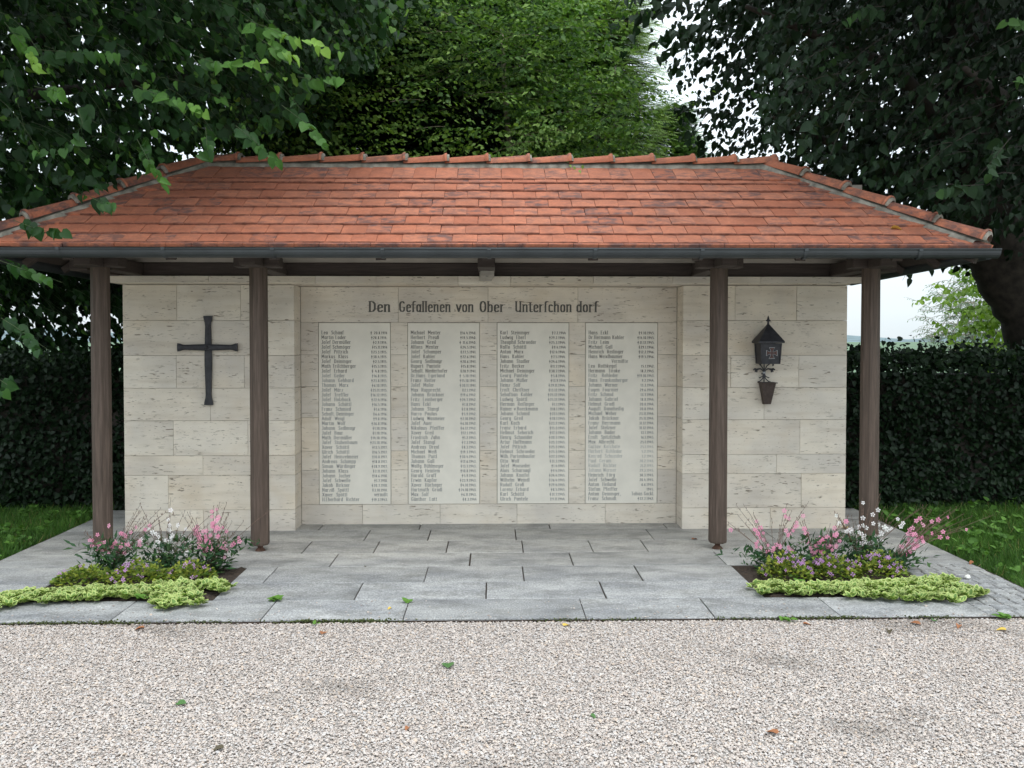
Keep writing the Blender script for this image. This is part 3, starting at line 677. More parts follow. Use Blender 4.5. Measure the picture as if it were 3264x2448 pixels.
# scrolls below
def scroll(m, s):
    by = -.05
    m.tube([(cx - .012 + s * .004, by, 1.335), (cx - .012 + s * .008, by, 1.375), (cx - .012 + s * .024, by, 1.405), (cx - .012 + s * .048, by - .01, 1.424)], .0045, 6)
    m.tube([(cx - .012 + s * .004, by, 1.345), (cx - .012 + s * .012, by, 1.366), (cx - .012 + s * .032, by, 1.380), (cx - .012 + s * .056, by, 1.376), (cx - .012 + s * .066, by, 1.362), (cx - .012 + s * .060, by, 1.350)], [.004, .005, .006, .008, .009, .005], 6)
    m.tube([(cx - .012 + s * .056, by, 1.374), (cx - .012 + s * .078, by, 1.378), (cx - .012 + s * .094, by, 1.370)], [.006, .010, .005], 6)
    m.tube([(cx - .012 + s * .070, by, 1.366), (cx - .012 + s * .078, by, 1.352)], [.009, .004], 6)
    m.tube([(cx - .012 + s * .004, by, 1.335), (cx - .012 + s * .014, by, 1.315), (cx - .012 + s * .040, by, 1.302), (cx - .012 + s * .043, by, 1.306)], [.004, .004, .0045, .006], 6)
    m.tube([(cx - .012 + s * .003, by, 1.335), (cx - .012 + s * .012, by, 1.295), (cx - .012 + s * .038, by, 1.272), (cx - .012 + s * .056, by, 1.270)], [.004, .0045, .0045, .003], 6)
for s_ in (-1, 1):
    m = MB(); scroll(m, s_); m.build('scroll', M['iron'], la, origin=(cx, -.05, 1.34))
MB().tube([(cx - .012, -.05, 1.425), (cx - .012, -.05, 1.262)], .005, 6).box(cx - .02, cx - .004, -.05, .001, 1.33, 1.345).build('stem', M['iron'], la, origin=(cx, -.05, 1.34))
MB().cbox(cx - .024, cx, -.058, -.042, 1.339, 1.354, .002).build('collar', M['silver'], la, origin=(cx, -.05, 1.346))
for s_ in (-1, 1): MB().box(cx + s_ * .0425 - .0075, cx + s_ * .0425 + .0075, -.035, .001, 1.44, 1.455).build('wall_bracket', M['iron'], la, origin=(cx, 0, 1.45))
for s_ in (-1, 1):
    MB().tube([(cx + s_ * .05, yc + .03, 1.43), (cx + s_ * .056, yc + .03, 1.412), (cx + s_ * .048, yc + .03, 1.404)], [.006, .008, .004], 6).build('foot_scroll', M['iron'], la, origin=(cx, yc, 1.42))
# candle holder: tapered square cup
hc = cx + .010
m = MB()
def ring(cx_, z, w, y0): return [(cx_ - w, y0 - w, z), (cx_ + w, y0 - w, z), (cx_ + w, y0 + w * .8, z), (cx_ - w, y0 + w * .8, z)]
vs = ring(hc, 1.079, .029, -.052) + ring(hc, 1.258, .058, -.064) + ring(hc, 1.258, .068, -.070) + ring(hc, 1.266, .068, -.070) + ring(hc, 1.266, .054, -.064) + ring(hc, 1.16, .04, -.056)
fs = [(3, 2, 1, 0)]
for k in range(5):
    for i in range(4): fs.append((k * 4 + i, k * 4 + (i + 1) % 4, k * 4 + 4 + (i + 1) % 4, k * 4 + 4 + i))
fs.append((20, 21, 22, 23))
m.add(vs, fs); m.build('flower_holder', M['holder'], la, origin=(hc, -.06, 1.17))

# ------------------------------------------------------------------ shelter: posts, beams, roof
sh = thing('roof_shelter', 'open shelter with red tiled hipped roof on four brown wooden posts', 'shelter', (0, -.71, 0))
YE, YR, YB = -1.30, -.10, 1.10
ZE, ZR = 2.262, 3.055
EX0, EX1 = -3.60, 3.49
RX0, RX1 = EX0 + 1.2, EX1 - 1.2
SL = math.hypot(YR - YE, ZR - ZE); PIT = math.atan2(ZR - ZE, YR - YE)
for x in (-3.001, -1.80, 1.745, 2.932):
    m = MB(); r0 = .0655 / math.cos(math.pi / 8); n = 8
    m.tube([(x, -.71, .048), (x, -.71, .062), (x, -.71, 1.2), (x, -.71, 2.178)], [r0 * .93, r0 * 1.0, r0 * .995, r0 * .965], 8, twist=math.pi / 8)
    m.build('post', M['post'], sh, origin=(x, -.71, 1.1))
    MB().tube([(x, -.71, -.004), (x, -.71, .01), (x, -.71, .026), (x, -.71, .0475)], [.045, .034, .020, .026], 12).build('post_foot', M['rust'], sh, origin=(x, -.71, 0), smooth=True)
    MB().cbox(x - .17, x + .17, -.785, -.635, 2.179, 2.258, .006).build('saddle_block', M['beam'], sh, origin=(x, -.71, 2.22))
    MB().cbox(x - .06, x + .06, -1.02, -.786, 2.172, 2.275, .006).build('tie_beam_end', M['beam'], sh, origin=(x, -.9, 2.22))
    MB().cbox(x - .06, x + .06, -.634, -.024, 2.166, 2.27, .006).build('tie_beam', M['beam'], sh, origin=(x, -.33, 2.22))
MB().cbox(-3.30, 3.20, -.785, -.635, 2.2585, 2.335, .006).build('front_plate', M['beam'], sh, origin=(0, -.71, 2.3))
MB().box(-3.25, 3.15, -.01, .01, 2.279, 2.95).build('infill_board', M['board'], sh, origin=(0, 0, 2.4))
MB().cbox(-3.30, 3.20, -.022, .14, 2.164, 2.278, .006).build('wall_plate', M['beam'], sh, origin=(0, .06, 2.22))
MB().cbox(-3.30, 3.20, .38, .52, 2.164, 2.278, .006).build('wall_plate', M['beam'], sh, origin=(0, .45, 2.22))
for x in (-3.2, 3.10): MB().cbox(x - .07, x + .07, -.634, -.024, 2.16, 2.27, .006).build('side_plate', M['beam'], sh, origin=(x, -.33, 2.22))
# small pale box with a slot under the middle of the eaves
bx = MB(); bx.add([(-.105, -.30, 2.152), (.005, -.30, 2.152), (-.018, -.12, 2.118), (-.118, -.12, 2.118), (-.105, -.30, 2.19), (.005, -.30, 2.19), (-.018, -.12, 2.19), (-.118, -.12, 2.19)],
                  [(0, 3, 2, 1), (4, 5, 6, 7), (0, 1, 5, 4), (1, 2, 6, 5), (2, 3, 7, 6), (3, 0, 4, 7)])
bo = bx.build('beam_shoe', M['pale_metal'], sh, origin=(-.05, -.2, 2.15))
MB().box(-.065, -.042, -.285, -.275, 2.146, 2.153).build('slot', M['iron'], bo, origin=(-.05, -.28, 2.15))
MB().cbox(-.125, .012, -.62, -.023, 2.1905, 2.262, .005).build('tie_beam', M['beam'], sh, origin=(-.05, -.3, 2.22))
# rafters and hip rafters
RAFT = [-3.0, -2.28, -1.55, -.80, -.045, .71, 1.46, 2.2, 2.9]
def slope_pt(x, s, n):   # point on front roof plane; s along slope from eave, n normal offset
    return (x, YE + s * math.cos(PIT) - n * math.sin(PIT), ZE + s * math.sin(PIT) + n * math.cos(PIT))
for x in RAFT:
    smax = SL
    if x < RX0: smax = SL * (x - EX0) / 1.2
    if x > RX1: smax = SL * (EX1 - x) / 1.2
    m = MB(); w = .036
    m.add([slope_pt(x - w, .03, -.105), slope_pt(x + w, .03, -.105), slope_pt(x + w, smax - .03, -.105), slope_pt(x - w, smax - .03, -.105),
           slope_pt(x - w, .03, -.027), slope_pt(x + w, .03, -.027), slope_pt(x + w, smax - .03, -.027), slope_pt(x - w, smax - .03, -.027)],
          [(0, 3, 2, 1), (4, 5, 6, 7), (0, 1, 5, 4), (1, 2, 6, 5), (2, 3, 7, 6), (3, 0, 4, 7)])
    m.build('rafter', M['beam'], sh, origin=(x, -.8, 2.5))
CE = {'fl': (EX0, YE, ZE), 'fr': (EX1, YE, ZE), 'bl': (EX0, YB, ZE), 'br': (EX1, YB, ZE), 'rl': (RX0, YR, ZR), 'rr': (RX1, YR, ZR)}
for a, b in (('fl', 'rl'), ('fr', 'rr'), ('bl', 'rl'), ('br', 'rr')):
    p, q = Vector(CE[a]), Vector(CE[b])
    MB().tube([p + Vector((0, 0, -.085)) + (q - p) * .03, q + Vector((0, 0, -.085))], .045, 4, twist=math.pi / 4).build('hip_rafter', M['beam'], sh, origin=tuple(p))
for sx, xx in ((-1, EX0), (1, EX1)):
    for y in (-.7, -.1, .5):
        t_ = 1 - abs(y - YR) / 1.2
        MB().tube([(xx - sx * .03, y, ZE - .06), (xx - sx * 1.2 * t_, y, ZE - .06 + (ZR - ZE) * t_)], .035, 4, twist=math.pi / 4).build('jack_rafter', M['beam'], sh, origin=(xx, y, ZE))
# deck boards below the tiles: front boards laid along the eaves, other faces as plain boarding
def lerp(a, b, t): return tuple(x + (y - x) * t for x, y in zip(a, b))
def deck(name, A, B, Cc, D, n, mat):
    """quad A(eave l) B(eave r) Cc(top r) D(top l) split in n boards, 2 cm thick"""
    nn = (Vector(B) - Vector(A)).cross(Vector(D) - Vector(A)).normalized()
    if nn.z < 0: nn = -nn
    for i in range(n):
        t0, t1 = i / n + .0015, (i + 1) / n - .0015
        a, b, c, d = lerp(A, D, t0), lerp(B, Cc, t0), lerp(B, Cc, t1), lerp(A, D, t1)
        vs = [Vector(p) - nn * .026 for p in (a, b, c, d)] + [Vector(p) - nn * .006 for p in (a, b, c, d)]
        MB().add(vs, [(0, 3, 2, 1), (4, 5, 6, 7), (0, 1, 5, 4), (1, 2, 6, 5), (2, 3, 7, 6), (3, 0, 4, 7)]).build(name, mat, sh, origin=a)
deck('soffit_board', CE['fl'], CE['fr'], CE['rr'], CE['rl'], 10, M['board'])
deck('soffit_board', CE['br'], CE['bl'], CE['rl'], CE['rr'], 5, M['beam'])
deck('soffit_board', CE['bl'], CE['fl'], CE['rl'], CE['rl'], 4, M['beam'])
deck('soffit_board', CE['fr'], CE['br'], CE['rr'], CE['rr'], 4, M['beam'])

# roof tiles
TW, TT = .177, .025
ROWS_S = [.0, .14, .29, .44, .59, .74, .89, 1.035, 1.105]
TOPS = 1.425
def tile_mesh(name, length, seed):
    r_ = random.Random(seed); w = TW / 2 - .0016
    j = lambda: r_.uniform(-.0015, .0015)
    # front end gets two layers of rounding; slightly crowned face
    xs = (-w, -w * .45, w * .45, w); zc = (0, .002, .002, 0)
    fr = [(x, j(), TT * .15 + z * .3) for x, z in zip(xs, zc)]
    v = [(x, .004 + j(), 0) for x in xs] + [(x, 0 + j(), TT * .75 + z) for x, z in zip(xs, zc)] + [(x, .006 + j(), TT + z) for x, z in zip(xs, zc)] + [(x, length, TT + z) for x, z in zip(xs, zc)] + [(x, length, 0) for x in xs]
    f = []
    for k in range(4):
        for i in range(3): f.append((k * 4 + i, k * 4 + i + 1, k * 4 + 5 + i, k * 4 + 4 + i))
    for i in range(3): f.append((16 + i, 17 + i, 1 + i, i))
    f.append((0, 4, 8, 12, 16)); f.append((19, 15, 11, 7, 3))
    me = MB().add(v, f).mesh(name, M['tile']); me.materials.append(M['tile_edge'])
    for i in (0, 1, 2, 3, 4, 5): me.polygons[i].material_index = 1  # front faces take the darker brown-red edge material
    return me
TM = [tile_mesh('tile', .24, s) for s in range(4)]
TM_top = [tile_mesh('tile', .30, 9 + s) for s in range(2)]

cut = []; n_parts = 0
def face_frame(A, B, top):
    """frame of a roof face: origin A, x along eave, y up slope, z normal"""
    X = (Vector(B) - Vector(A)).normalized(); Y = (Vector(top) - Vector(A)); Y = (Y - X * Y.dot(X)).normalized(); return Vector(A), X, Y, X.cross(Y)
def clip_poly(poly, f):
    out = []
    for i, p in enumerate(poly):
        q = poly[(i + 1) % len(poly)]; a, b = f(p), f(q)
        if a >= 0: out.append(p)
        if (a >= 0) != (b >= 0): t = a / (a - b); out.append((p[0] + (q[0] - p[0]) * t, p[1] + (q[1] - p[1]) * t))
    return out
def tile_row(frame, width, inset, s, length, phase, as_parts, cutmb, seed):
    """inset: horizontal shortening per unit slope on both ends"""
    global n_parts
    O, X, Y, N = frame; r_ = random.Random(seed); a5 = R(5.2)
    Yt = Y * math.cos(a5) - N * math.sin(a5); Nt = N * math.cos(a5) + Y * math.sin(a5)
    lift = length * math.sin(a5) + .006
    x = -phase * TW - TW
    while x < width + TW:
        xa, xb = x + TW * .0, x + TW
        lo = lambda t: inset * t - .02; hi = lambda t: width - inset * t + .02
        full = xa >= lo(s + length) and xb <= hi(s + length)
        dz = r_.uniform(-.002, .002); ds = r_.uniform(-.004, .004)
        if full and as_parts:
            ang = r_.uniform(-.006, .006)
            Xr = X * math.cos(ang) + Yt * math.sin(ang); Yr = Yt * math.cos(ang) - X * math.sin(ang)
            p = O + X * (x + TW / 2 + r_.uniform(-.0012, .0012)) + Y * (s + ds) + N * (lift + dz)
            me = r_.choice(TM_top if length > .27 else TM)
            o = bpy.data.objects.new('roof_tile', me); C.objects.link(o); o.parent = sh
            Mx = Matrix((Xr, Yr, Nt)).transposed().to_4x4(); Mx.translation = p - Vector(PB[sh.name]); o.matrix_local = Mx
            n_parts += 1
        else:
            g_ = .0016
            poly = [(xa + g_, s + ds), (xb - g_, s + ds), (xb - g_, s + length), (xa + g_, s + length)]
            poly = clip_poly(poly, lambda q: q[0] - (inset * q[1] - .01)); 
            if len(poly) >= 3: poly = clip_poly(poly, lambda q: (width - inset * q[1] + .01) - q[0])
            if len(poly) >= 3:
                fn = lambda u, v, d: tuple(O + X * u + Y * s + Yt * (v - s) + N * lift + Nt * d)
                cutmb.prism(poly, fn, 0, TT)
        x += TW
fr_front = face_frame(CE['fl'], CE['fr'], CE['rl'])
inset = 1.2 / SL
cutmb = MB()
tile_row(fr_front, EX1 - EX0, inset, -.022, .2, .5, False, cutmb, 50)
for i, s_ in enumerate(ROWS_S):
    top = i == len(ROWS_S) - 1
    tile_row(fr_front, EX1 - EX0, inset, s_, .30 if top else .24, (.30 + .5 * i) % 1, True, cutmb, 60 + i)
cutmb.build('cut_tiles', M['tile'], sh).__setitem__('kind', 'stuff')
side = MB()
fr_l = face_frame(CE['bl'], CE['fl'], CE['rl']); fr_r = face_frame(CE['fr'], CE['br'], CE['rr']); fr_b = face_frame(CE['br'], CE['bl'], CE['rr'])
for frm, wd in ((fr_l, 2.4), (fr_r, 2.4), (fr_b, EX1 - EX0)):
    ins = 1.2 / SL
    for i, s_ in enumerate([-.02] + ROWS_S): tile_row(frm, wd, ins, s_, .24, (.5 * i) % 1, False, side, 90 + i)
side.build('side_tiles', M['tile'], sh).__setitem__('kind', 'stuff')
# ridge and hip tiles: tapered half round with a flared lip at one end
def ridge_mesh(L=.362):
    v = []; n = 10; f = []
    prof = [(0, .066, 0), (.04, .068, 0), (L - .045, .082, 0), (L - .03, .086, 0), (L - .018, .100, 0), (L, .101, 0), (L, .088, 1), (L - .05, .070, 1), (0, .054, 1)]
    for x, r, _ in prof:
        for k in range(n + 1):
            a = math.pi * k / n; v.append((x, -math.cos(a) * r, math.sin(a) * r * .82))
    m_ = n + 1
    for i in range(len(prof)):
        j = (i + 1) % len(prof)
        for k in range(n): f.append((i * m_ + k, i * m_ + k + 1, j * m_ + k + 1, j * m_ + k))
    me = MB().add(v, f).mesh('ridge_tile', M['tile'], True); return me
RM = ridge_mesh()
mort = MB()
def run_tiles(p0, p1, name, expo=.343, lift=.0, n_force=None, tilt_=.045):
    """tiles laid from p0 to p1, lip towards p1"""
    p0, p1 = Vector(p0), Vector(p1); L = (p1 - p0).length; n = n_force or max(1, round(L / expo)); e = L / n
    d = (p1 - p0).normalized(); up = Vector((0, 0, 1)); s_ = up.cross(d).normalized(); u = d.cross(s_)
    for i in range(n):
        a = rnd.uniform(-.012, .012)
        dd = (d + u * (tilt_ + rnd.uniform(-.008, .008)) + s_ * a).normalized(); ss = u.cross(dd).normalized(); uu = dd.cross(ss)
        o = bpy.data.objects.new(name, RM); C.objects.link(o); o.parent = sh
        p = p0 + d * (e * (i + 1) - .362) + u * (lift + rnd.uniform(-.003, .003))
        Mx = Matrix((dd, ss, uu)).transposed().to_4x4(); Mx.translation = p - Vector(PB[sh.name]); o.matrix_local = Mx
        # mortar collar in the mouth of each tile
        q = p + dd * .362
        vs = []; k_ = 9
        for xoff, r in ((-.02, .087), (.010 + rnd.uniform(0, .012), .082 + rnd.uniform(0, .006)), (.02, .060)):
            for k in range(k_ + 1):
                an = math.pi * k / k_; rr = r * (1 + rnd.uniform(-.05, .03)); vs.append(q + dd * xoff + ss * (-math.cos(an) * rr) + uu * (math.sin(an) * rr * .82))
        m_ = k_ + 1
        mort.add(vs, [(i_ * m_ + k, i_ * m_ + k + 1, (i_ + 1) * m_ + k + 1, (i_ + 1) * m_ + k) for i_ in range(2) for k in range(k_)])
lip = Vector((0, 0, .038))
RZ = ZR + .035
run_tiles((RX0 - .05, YR, RZ), (RX1 + .08, YR, RZ), 'ridge_tile', n_force=14)
def hipline(top, eave, over=0.0): return (Vector(top) + Vector((0, 0, .045)), Vector(eave) + Vector((0, 0, .055)))
for t_, e_ in (('rl', 'fl'), ('rr', 'fr'), ('rl', 'bl'), ('rr', 'br')):
    a, b = hipline(CE[t_], CE[e_]); run_tiles(a, b, 'hip_tile', n_force=5, tilt_=.04)
# mortar beds: lumpy wedges along ridge and hips
def mortar_strip(a, b, side_dir, w, h, n=60):
    a, b = Vector(a), Vector(b); d = (b - a).normalized(); sd = Vector(side_dir)
    vs = []; fs = []
    for i in range(n + 1):
        p = a.lerp(b, i / n); j = rnd.uniform(-.008, .008)
        vs += [p - sd * .02, p - sd * .01 + Vector((0, 0, h)), p + sd * (w * .75 + j * .5) + Vector((0, 0, h * .8)), p + sd * (w + j) + Vector((0, 0, .0 + rnd.uniform(0, .006)))]
    for i in range(n):
        for k in range(3): fs.append((i * 4 + k, i * 4 + k + 1, i * 4 + 5 + k, i * 4 + 4 + k))
    mort.add(vs, fs)
Nf = Vector((0, -math.sin(PIT), math.cos(PIT)))
down = Vector((0, -math.cos(PIT), -math.sin(PIT)))
mortar_strip(Vector((RX0 - .02, YR, ZR - .0)) + Nf * .02, Vector((RX1 + .02, YR, ZR - .0)) + Nf * .02, down, .075, .05)
for t_, e_, sx in (('rl', 'fl', 1), ('rr', 'fr', -1)):
    mortar_strip(Vector(CE[t_]) + Nf * .034, Vector(CE[e_]) + Nf * .034, Vector((sx, 0, 0)), .105, .045)
    mortar_strip(Vector(CE[t_]) + Vector((0, 0, .02)), Vector(CE[e_]) + Vector((0, 0, .02)), Vector((-sx, 0, 0)), .05, .05)
mort.build('mortar', M['mortar'], sh)
# gutters
def gutter(p0, p1, out, r=.052, name='gutter'):
    """half round trough; out: unit vector pointing away from the roof"""
    p0, p1, out = Vector(p0), Vector(p1), Vector(out); m = MB(); prof = []
    for k in range(11):
        a = math.pi * k / 10; prof.append((math.cos(a) * r, -math.sin(a) * r))
    inner = [(u * .93, v * .93 + .001) for u, v in prof][::-1]
    bead = [(r + .006, .004), (r + .008, .0105), (r + .003, .015), (r - .004, .012), (r - .004, .004)]
    loop = bead[:1] + prof + [(-r, .012), (-r * .93, .012)] + inner + bead[:0:-1]
    n = len(loop); vs = []
    for p in (p0, p1): vs += [p + out * u + Vector((0, 0, v)) for u, v in loop]
    m.add(vs, [(i, (i + 1) % n, n + (i + 1) % n, n + i) for i in range(n)])
    for k, p in ((0, p0), (1, p1)):
        m.add([p + out * u + Vector((0, 0, v)) for u, v in prof], [tuple(range(11))])
    return m.build(name, M['gutter'], sh, origin=tuple(p0))
GZ = 2.246; GY = -1.312
gu = gutter((-3.66, GY, GZ), (3.575, GY, GZ + .008), (0, -1, 0))
gutter((3.545, -1.245, GZ + .006), (3.545, 1.16, GZ - .03), (1, 0, 0)); gutter((-3.655, -1.245, GZ), (-3.655, 1.16, GZ - .03), (-1, 0, 0))
gutter((-3.6, 1.16, GZ - .03), (3.49, 1.16, GZ - .03), (0, 1, 0))
for x in (-3.0, -2.28, -1.53, -.77, -.03, .71, 1.46, 2.19, 3.0):
    m = MB(); r = .0555; vs = []; K = 12
    for xx in (x - .013, x + .013):
        for k in range(K + 1):
            a = math.pi * k / K; vs.append((xx, GY - math.cos(a) * r, GZ + .002 - math.sin(a) * r))
    vs = [(p[0], p[1], p[2]) for p in vs]
    m.add(vs, [(k, k + 1, K + 2 + k, K + 1 + k) for k in range(K)])
    m.box(x - .013, x + .013, GY + .052, GY + .16, GZ - .012, GZ - .006)
    m.box(x - .013, x + .013, GY - .064, GY - .0555, GZ, GZ + .017)
    m.build('bracket', M['gutter'], gu, origin=(x, GY, GZ))
tp = n_parts
print('tile parts', tp)

# ------------------------------------------------------------------ vegetation
CAM = np.array(CAMP)
def u_k(P):                      # horizontal and vertical tangents seen from the path in front
    d = P[:, 1] - CAM[1]; return P[:, 0] / d, (P[:, 2] - CAM[2]) / d
def branch_poly(start, d, L, droop, n=6):
    t = np.linspace(0, 1, n)[:, None]
    return start + d * L * t + np.array([0, 0, -1.]) * droop * L * t * t
def grow(n, sampler, dirf, Lr, droop, step, size, keep, tip=.0, base_t=(.0, .5), rs=None, hang=.6, tipk=.55, tvar=.12):
    """branchlets with alternate drooping leaves. returns leaf arrays and twig polylines"""
    rs = rs or rng
    P, A, N, S, T = [], [], [], [], []; tw = []
    starts = sampler(n)
    for s_ in starts:
        L = rs.uniform(*Lr); d = dirf(s_, rs); d = d / np.linalg.norm(d)
        poly = branch_poly(s_, d, L, rs.uniform(*droop))
        tw.append(poly); k = max(2, int(L / step)); base = rs.uniform(*base_t)
        for i in range(k + 1):
            t = (i + rs.uniform(-.2, .2)) / k; t = min(max(t, 0), 1); j = t * (len(poly) - 1); a = int(min(j, len(poly) - 2)); f = j - a
            p = poly[a] * (1 - f) + poly[a + 1] * f; tan = poly[a + 1] - poly[a]; tan = tan / np.linalg.norm(tan)
            sd = np.cross(tan, (0, 0, 1.)); sd = sd / max(np.linalg.norm(sd), 1e-6)
            ax = tan * rs.uniform(.2, .8) + sd * (1 if i % 2 else -1) * rs.uniform(.3, .9) + np.array((0, 0, -1.)) * rs.uniform(.1, 2 * hang)
            nn = np.array((rs.normal(0, .45), rs.normal(-.25, .45), 1.0 * rs.uniform(.2, 1)))
            P.append(p + ax / np.linalg.norm(ax) * .02); A.append(ax); N.append(nn)
            S.append(rs.uniform(*size) * (1 - .35 * t if t > .7 else 1)); T.append(base + tip * max(0, (t - tipk) / (1 - tipk)) + rs.uniform(-tvar, tvar))
    P, A, N, S, T = map(np.array, (P, A, N, S, T)); T = np.clip(T, 0, 1)
    if keep is not None:
        k = keep(P) & keep(P + unit(A) * S[:, None]); P, A, N, S, T = P[k], A[k], N[k], S[k], T[k]
        tw = [q for q in tw if keep(q).all()]
    return (P, A, N, S, T), tw
def cat(*L): return tuple(np.concatenate([l[i] for l in L]) for i in range(5))
def twig_mesh(polys, r, mat, parent, name='twigs', kind='stuff'):
    V = []; F = []; o = 0
    for q in polys:
        q = np.asarray(q); n = len(q)
        t = np.gradient(q, axis=0); t = unit(t); a = unit(np.cross(t, np.array([.3, .2, 1.]))); b = np.cross(t, a)
        rr = np.linspace(r, r * .45, n)[:, None]
        for k in range(3):
            an = 2 * math.pi * k / 3; V.append(q + (a * math.cos(an) + b * math.sin(an)) * rr)
        for i in range(n - 1):
            for k in range(3):
                k2 = (k + 1) % 3; F.append((o + k * n + i, o + k2 * n + i, o + k2 * n + i + 1, o + k * n + i + 1))
        o += 3 * n
    if not V: return
    me = np_mesh(name, np.concatenate(V), np.array(F), mat, np.zeros(o)); return link_mesh(name, me, parent, kind=kind)
def foliage(L, parent, mat, tv=(LT_V, LC_V), tf=LT_F, n_obj=0, name='foliage', base=(0, 0, 0), leafname='leaf'):
    P, A, N, S, T = L
    if n_obj:
        d = P - CAM; sz = S / d[:, 1]; u, k = u_k(P)
        vis = (np.abs(u - .03) < .60) & (k < .40) & (k > -.3)
        idx = np.argsort(-np.where(vis, sz + (T > .5) * .001, -1))[:n_obj]
        mk = np.zeros(len(P), bool); mk[idx] = True
        tints = [.1, .3, .5, .7, .9]; MS = {}
        for a, tvv in enumerate(tv):
            for ti in tints: MS[a, ti] = np_mesh('leaf', tvv, tf, mat, np.full(len(tvv), ti))
        Z = unit(A); X = unit(np.cross(Z, N)); W = np.cross(X, Z)
        for i in idx:
            ti = min(tints, key=lambda q: abs(q - T[i])); o = bpy.data.objects.new(leafname, MS[i % len(tv), ti]); C.objects.link(o); o.parent = parent
            s_ = S[i]; Mx = Matrix(((X[i][0] * s_, Z[i][0] * s_, W[i][0] * s_, P[i][0] - base[0]), (X[i][1] * s_, Z[i][1] * s_, W[i][1] * s_, P[i][1] - base[1]), (X[i][2] * s_, Z[i][2] * s_, W[i][2] * s_, P[i][2] - base[2]), (0, 0, 0, 1)))
            o.matrix_local = Mx
        P, A, N, S, T = (q[~mk] for q in L)
    h = np.arange(len(P)) % len(tv); parts = []
    for a, tvv in enumerate(tv):
        k = h == a
        if k.any(): parts.append(cloud(P[k], A[k], N[k], S[k], T[k], tvv, tf))
    V, F, T2 = merge(parts)
    me = np_mesh(name, V - np.array(base), F, mat, T2)
    return link_mesh(name, me, parent, kind='stuff')
def trunk(parent, pts, rad, mat, name='trunk', n=14, base=(0, 0, 0), seed=1):
    r_ = random.Random(seed); m = MB(); P = []; RR = []
    for (a, b), (ra, rb) in zip(zip(pts, pts[1:]), zip(rad, rad[1:])):
        for i in range(5):
            t = i / 5; P.append(Vector(a).lerp(Vector(b), t) + Vector((r_.uniform(-.01, .01), r_.uniform(-.01, .01), 0))); RR.append((ra + (rb - ra) * t) * r_.uniform(.95, 1.05))
    P.append(Vector(pts[-1])); RR.append(rad[-1])
    m.tube(P, RR, n); m.v = [(x, y, z) for x, y, z in m.v]
    return m.build(name, mat, parent, origin=tuple(pts[0]), smooth=True)

# --- left linden: broad hanging boughs
lt = thing('linden_tree', 'large linden whose bright hanging leafy boughs droop over the left roof end', 'tree', (-6.4, 1.6, 0))
def kleft(P):
    u, k = u_k(P)
    lo = np.interp(u, [-.60, -.50, -.43, -.37, -.31, -.24, -.17], [.128, .145, .165, .195, .222, .228, .30])
    front = P[:, 1] < 1.25
    ok = np.where(front, k > lo, P[:, 2] > 1.0)
    ok &= (P[:, 1] < 1.25) | (P[:, 0] < -1.0) 
    edge = np.interp(k, [.05, .20, .27, .33, .40], [-.20, -.19, -.165, -.11, -.08])
    return ok & (u < edge)
def samp_left(n):
    out = []
    while len(out) < n:
        x, y, z = rng.uniform(-6.2, -.6), rng.uniform(-1.5, 2.2), rng.uniform(1.9, 5.4)
        p = np.array([[x, y, z]])
        if kleft(p)[0]: out.append(p[0])
    return np.array(out)
dleft = lambda s_, r: np.array((r.uniform(.5, 1.2), r.uniform(-.7, .25), r.uniform(-.6, .2)))
L1, t1 = grow(2500, samp_left, dleft, (.35, .85), (.2, .6), .06, (.048, .102), kleft, tip=.5, base_t=(.0, .38), tipk=.7)
def samp_left_low(n): return np.stack([rng.uniform(-7.0, -2.6, n), rng.uniform(1.5, 3.0, n), rng.uniform(1.2, 3.4, n)], 1)
L2, t2 = grow(1100, samp_left_low, dleft, (.3, .7), (.2, .6), .07, (.07, .11), lambda P: (P[:, 0] < -2.4) & (P[:, 1] > 1.3) & (P[:, 2] > .8), tip=.1, base_t=(.0, .2))
def samp_left_high(n): return np.stack([rng.uniform(-7.5, -1.2, n), rng.uniform(-.8, 3.0, n), rng.uniform(5.0, 7.2, n)], 1)
L3, t3 = grow(650, samp_left_high, dleft, (.4, .9), (.1, .4), .09, (.12, .17), None, base_t=(.1, .4))
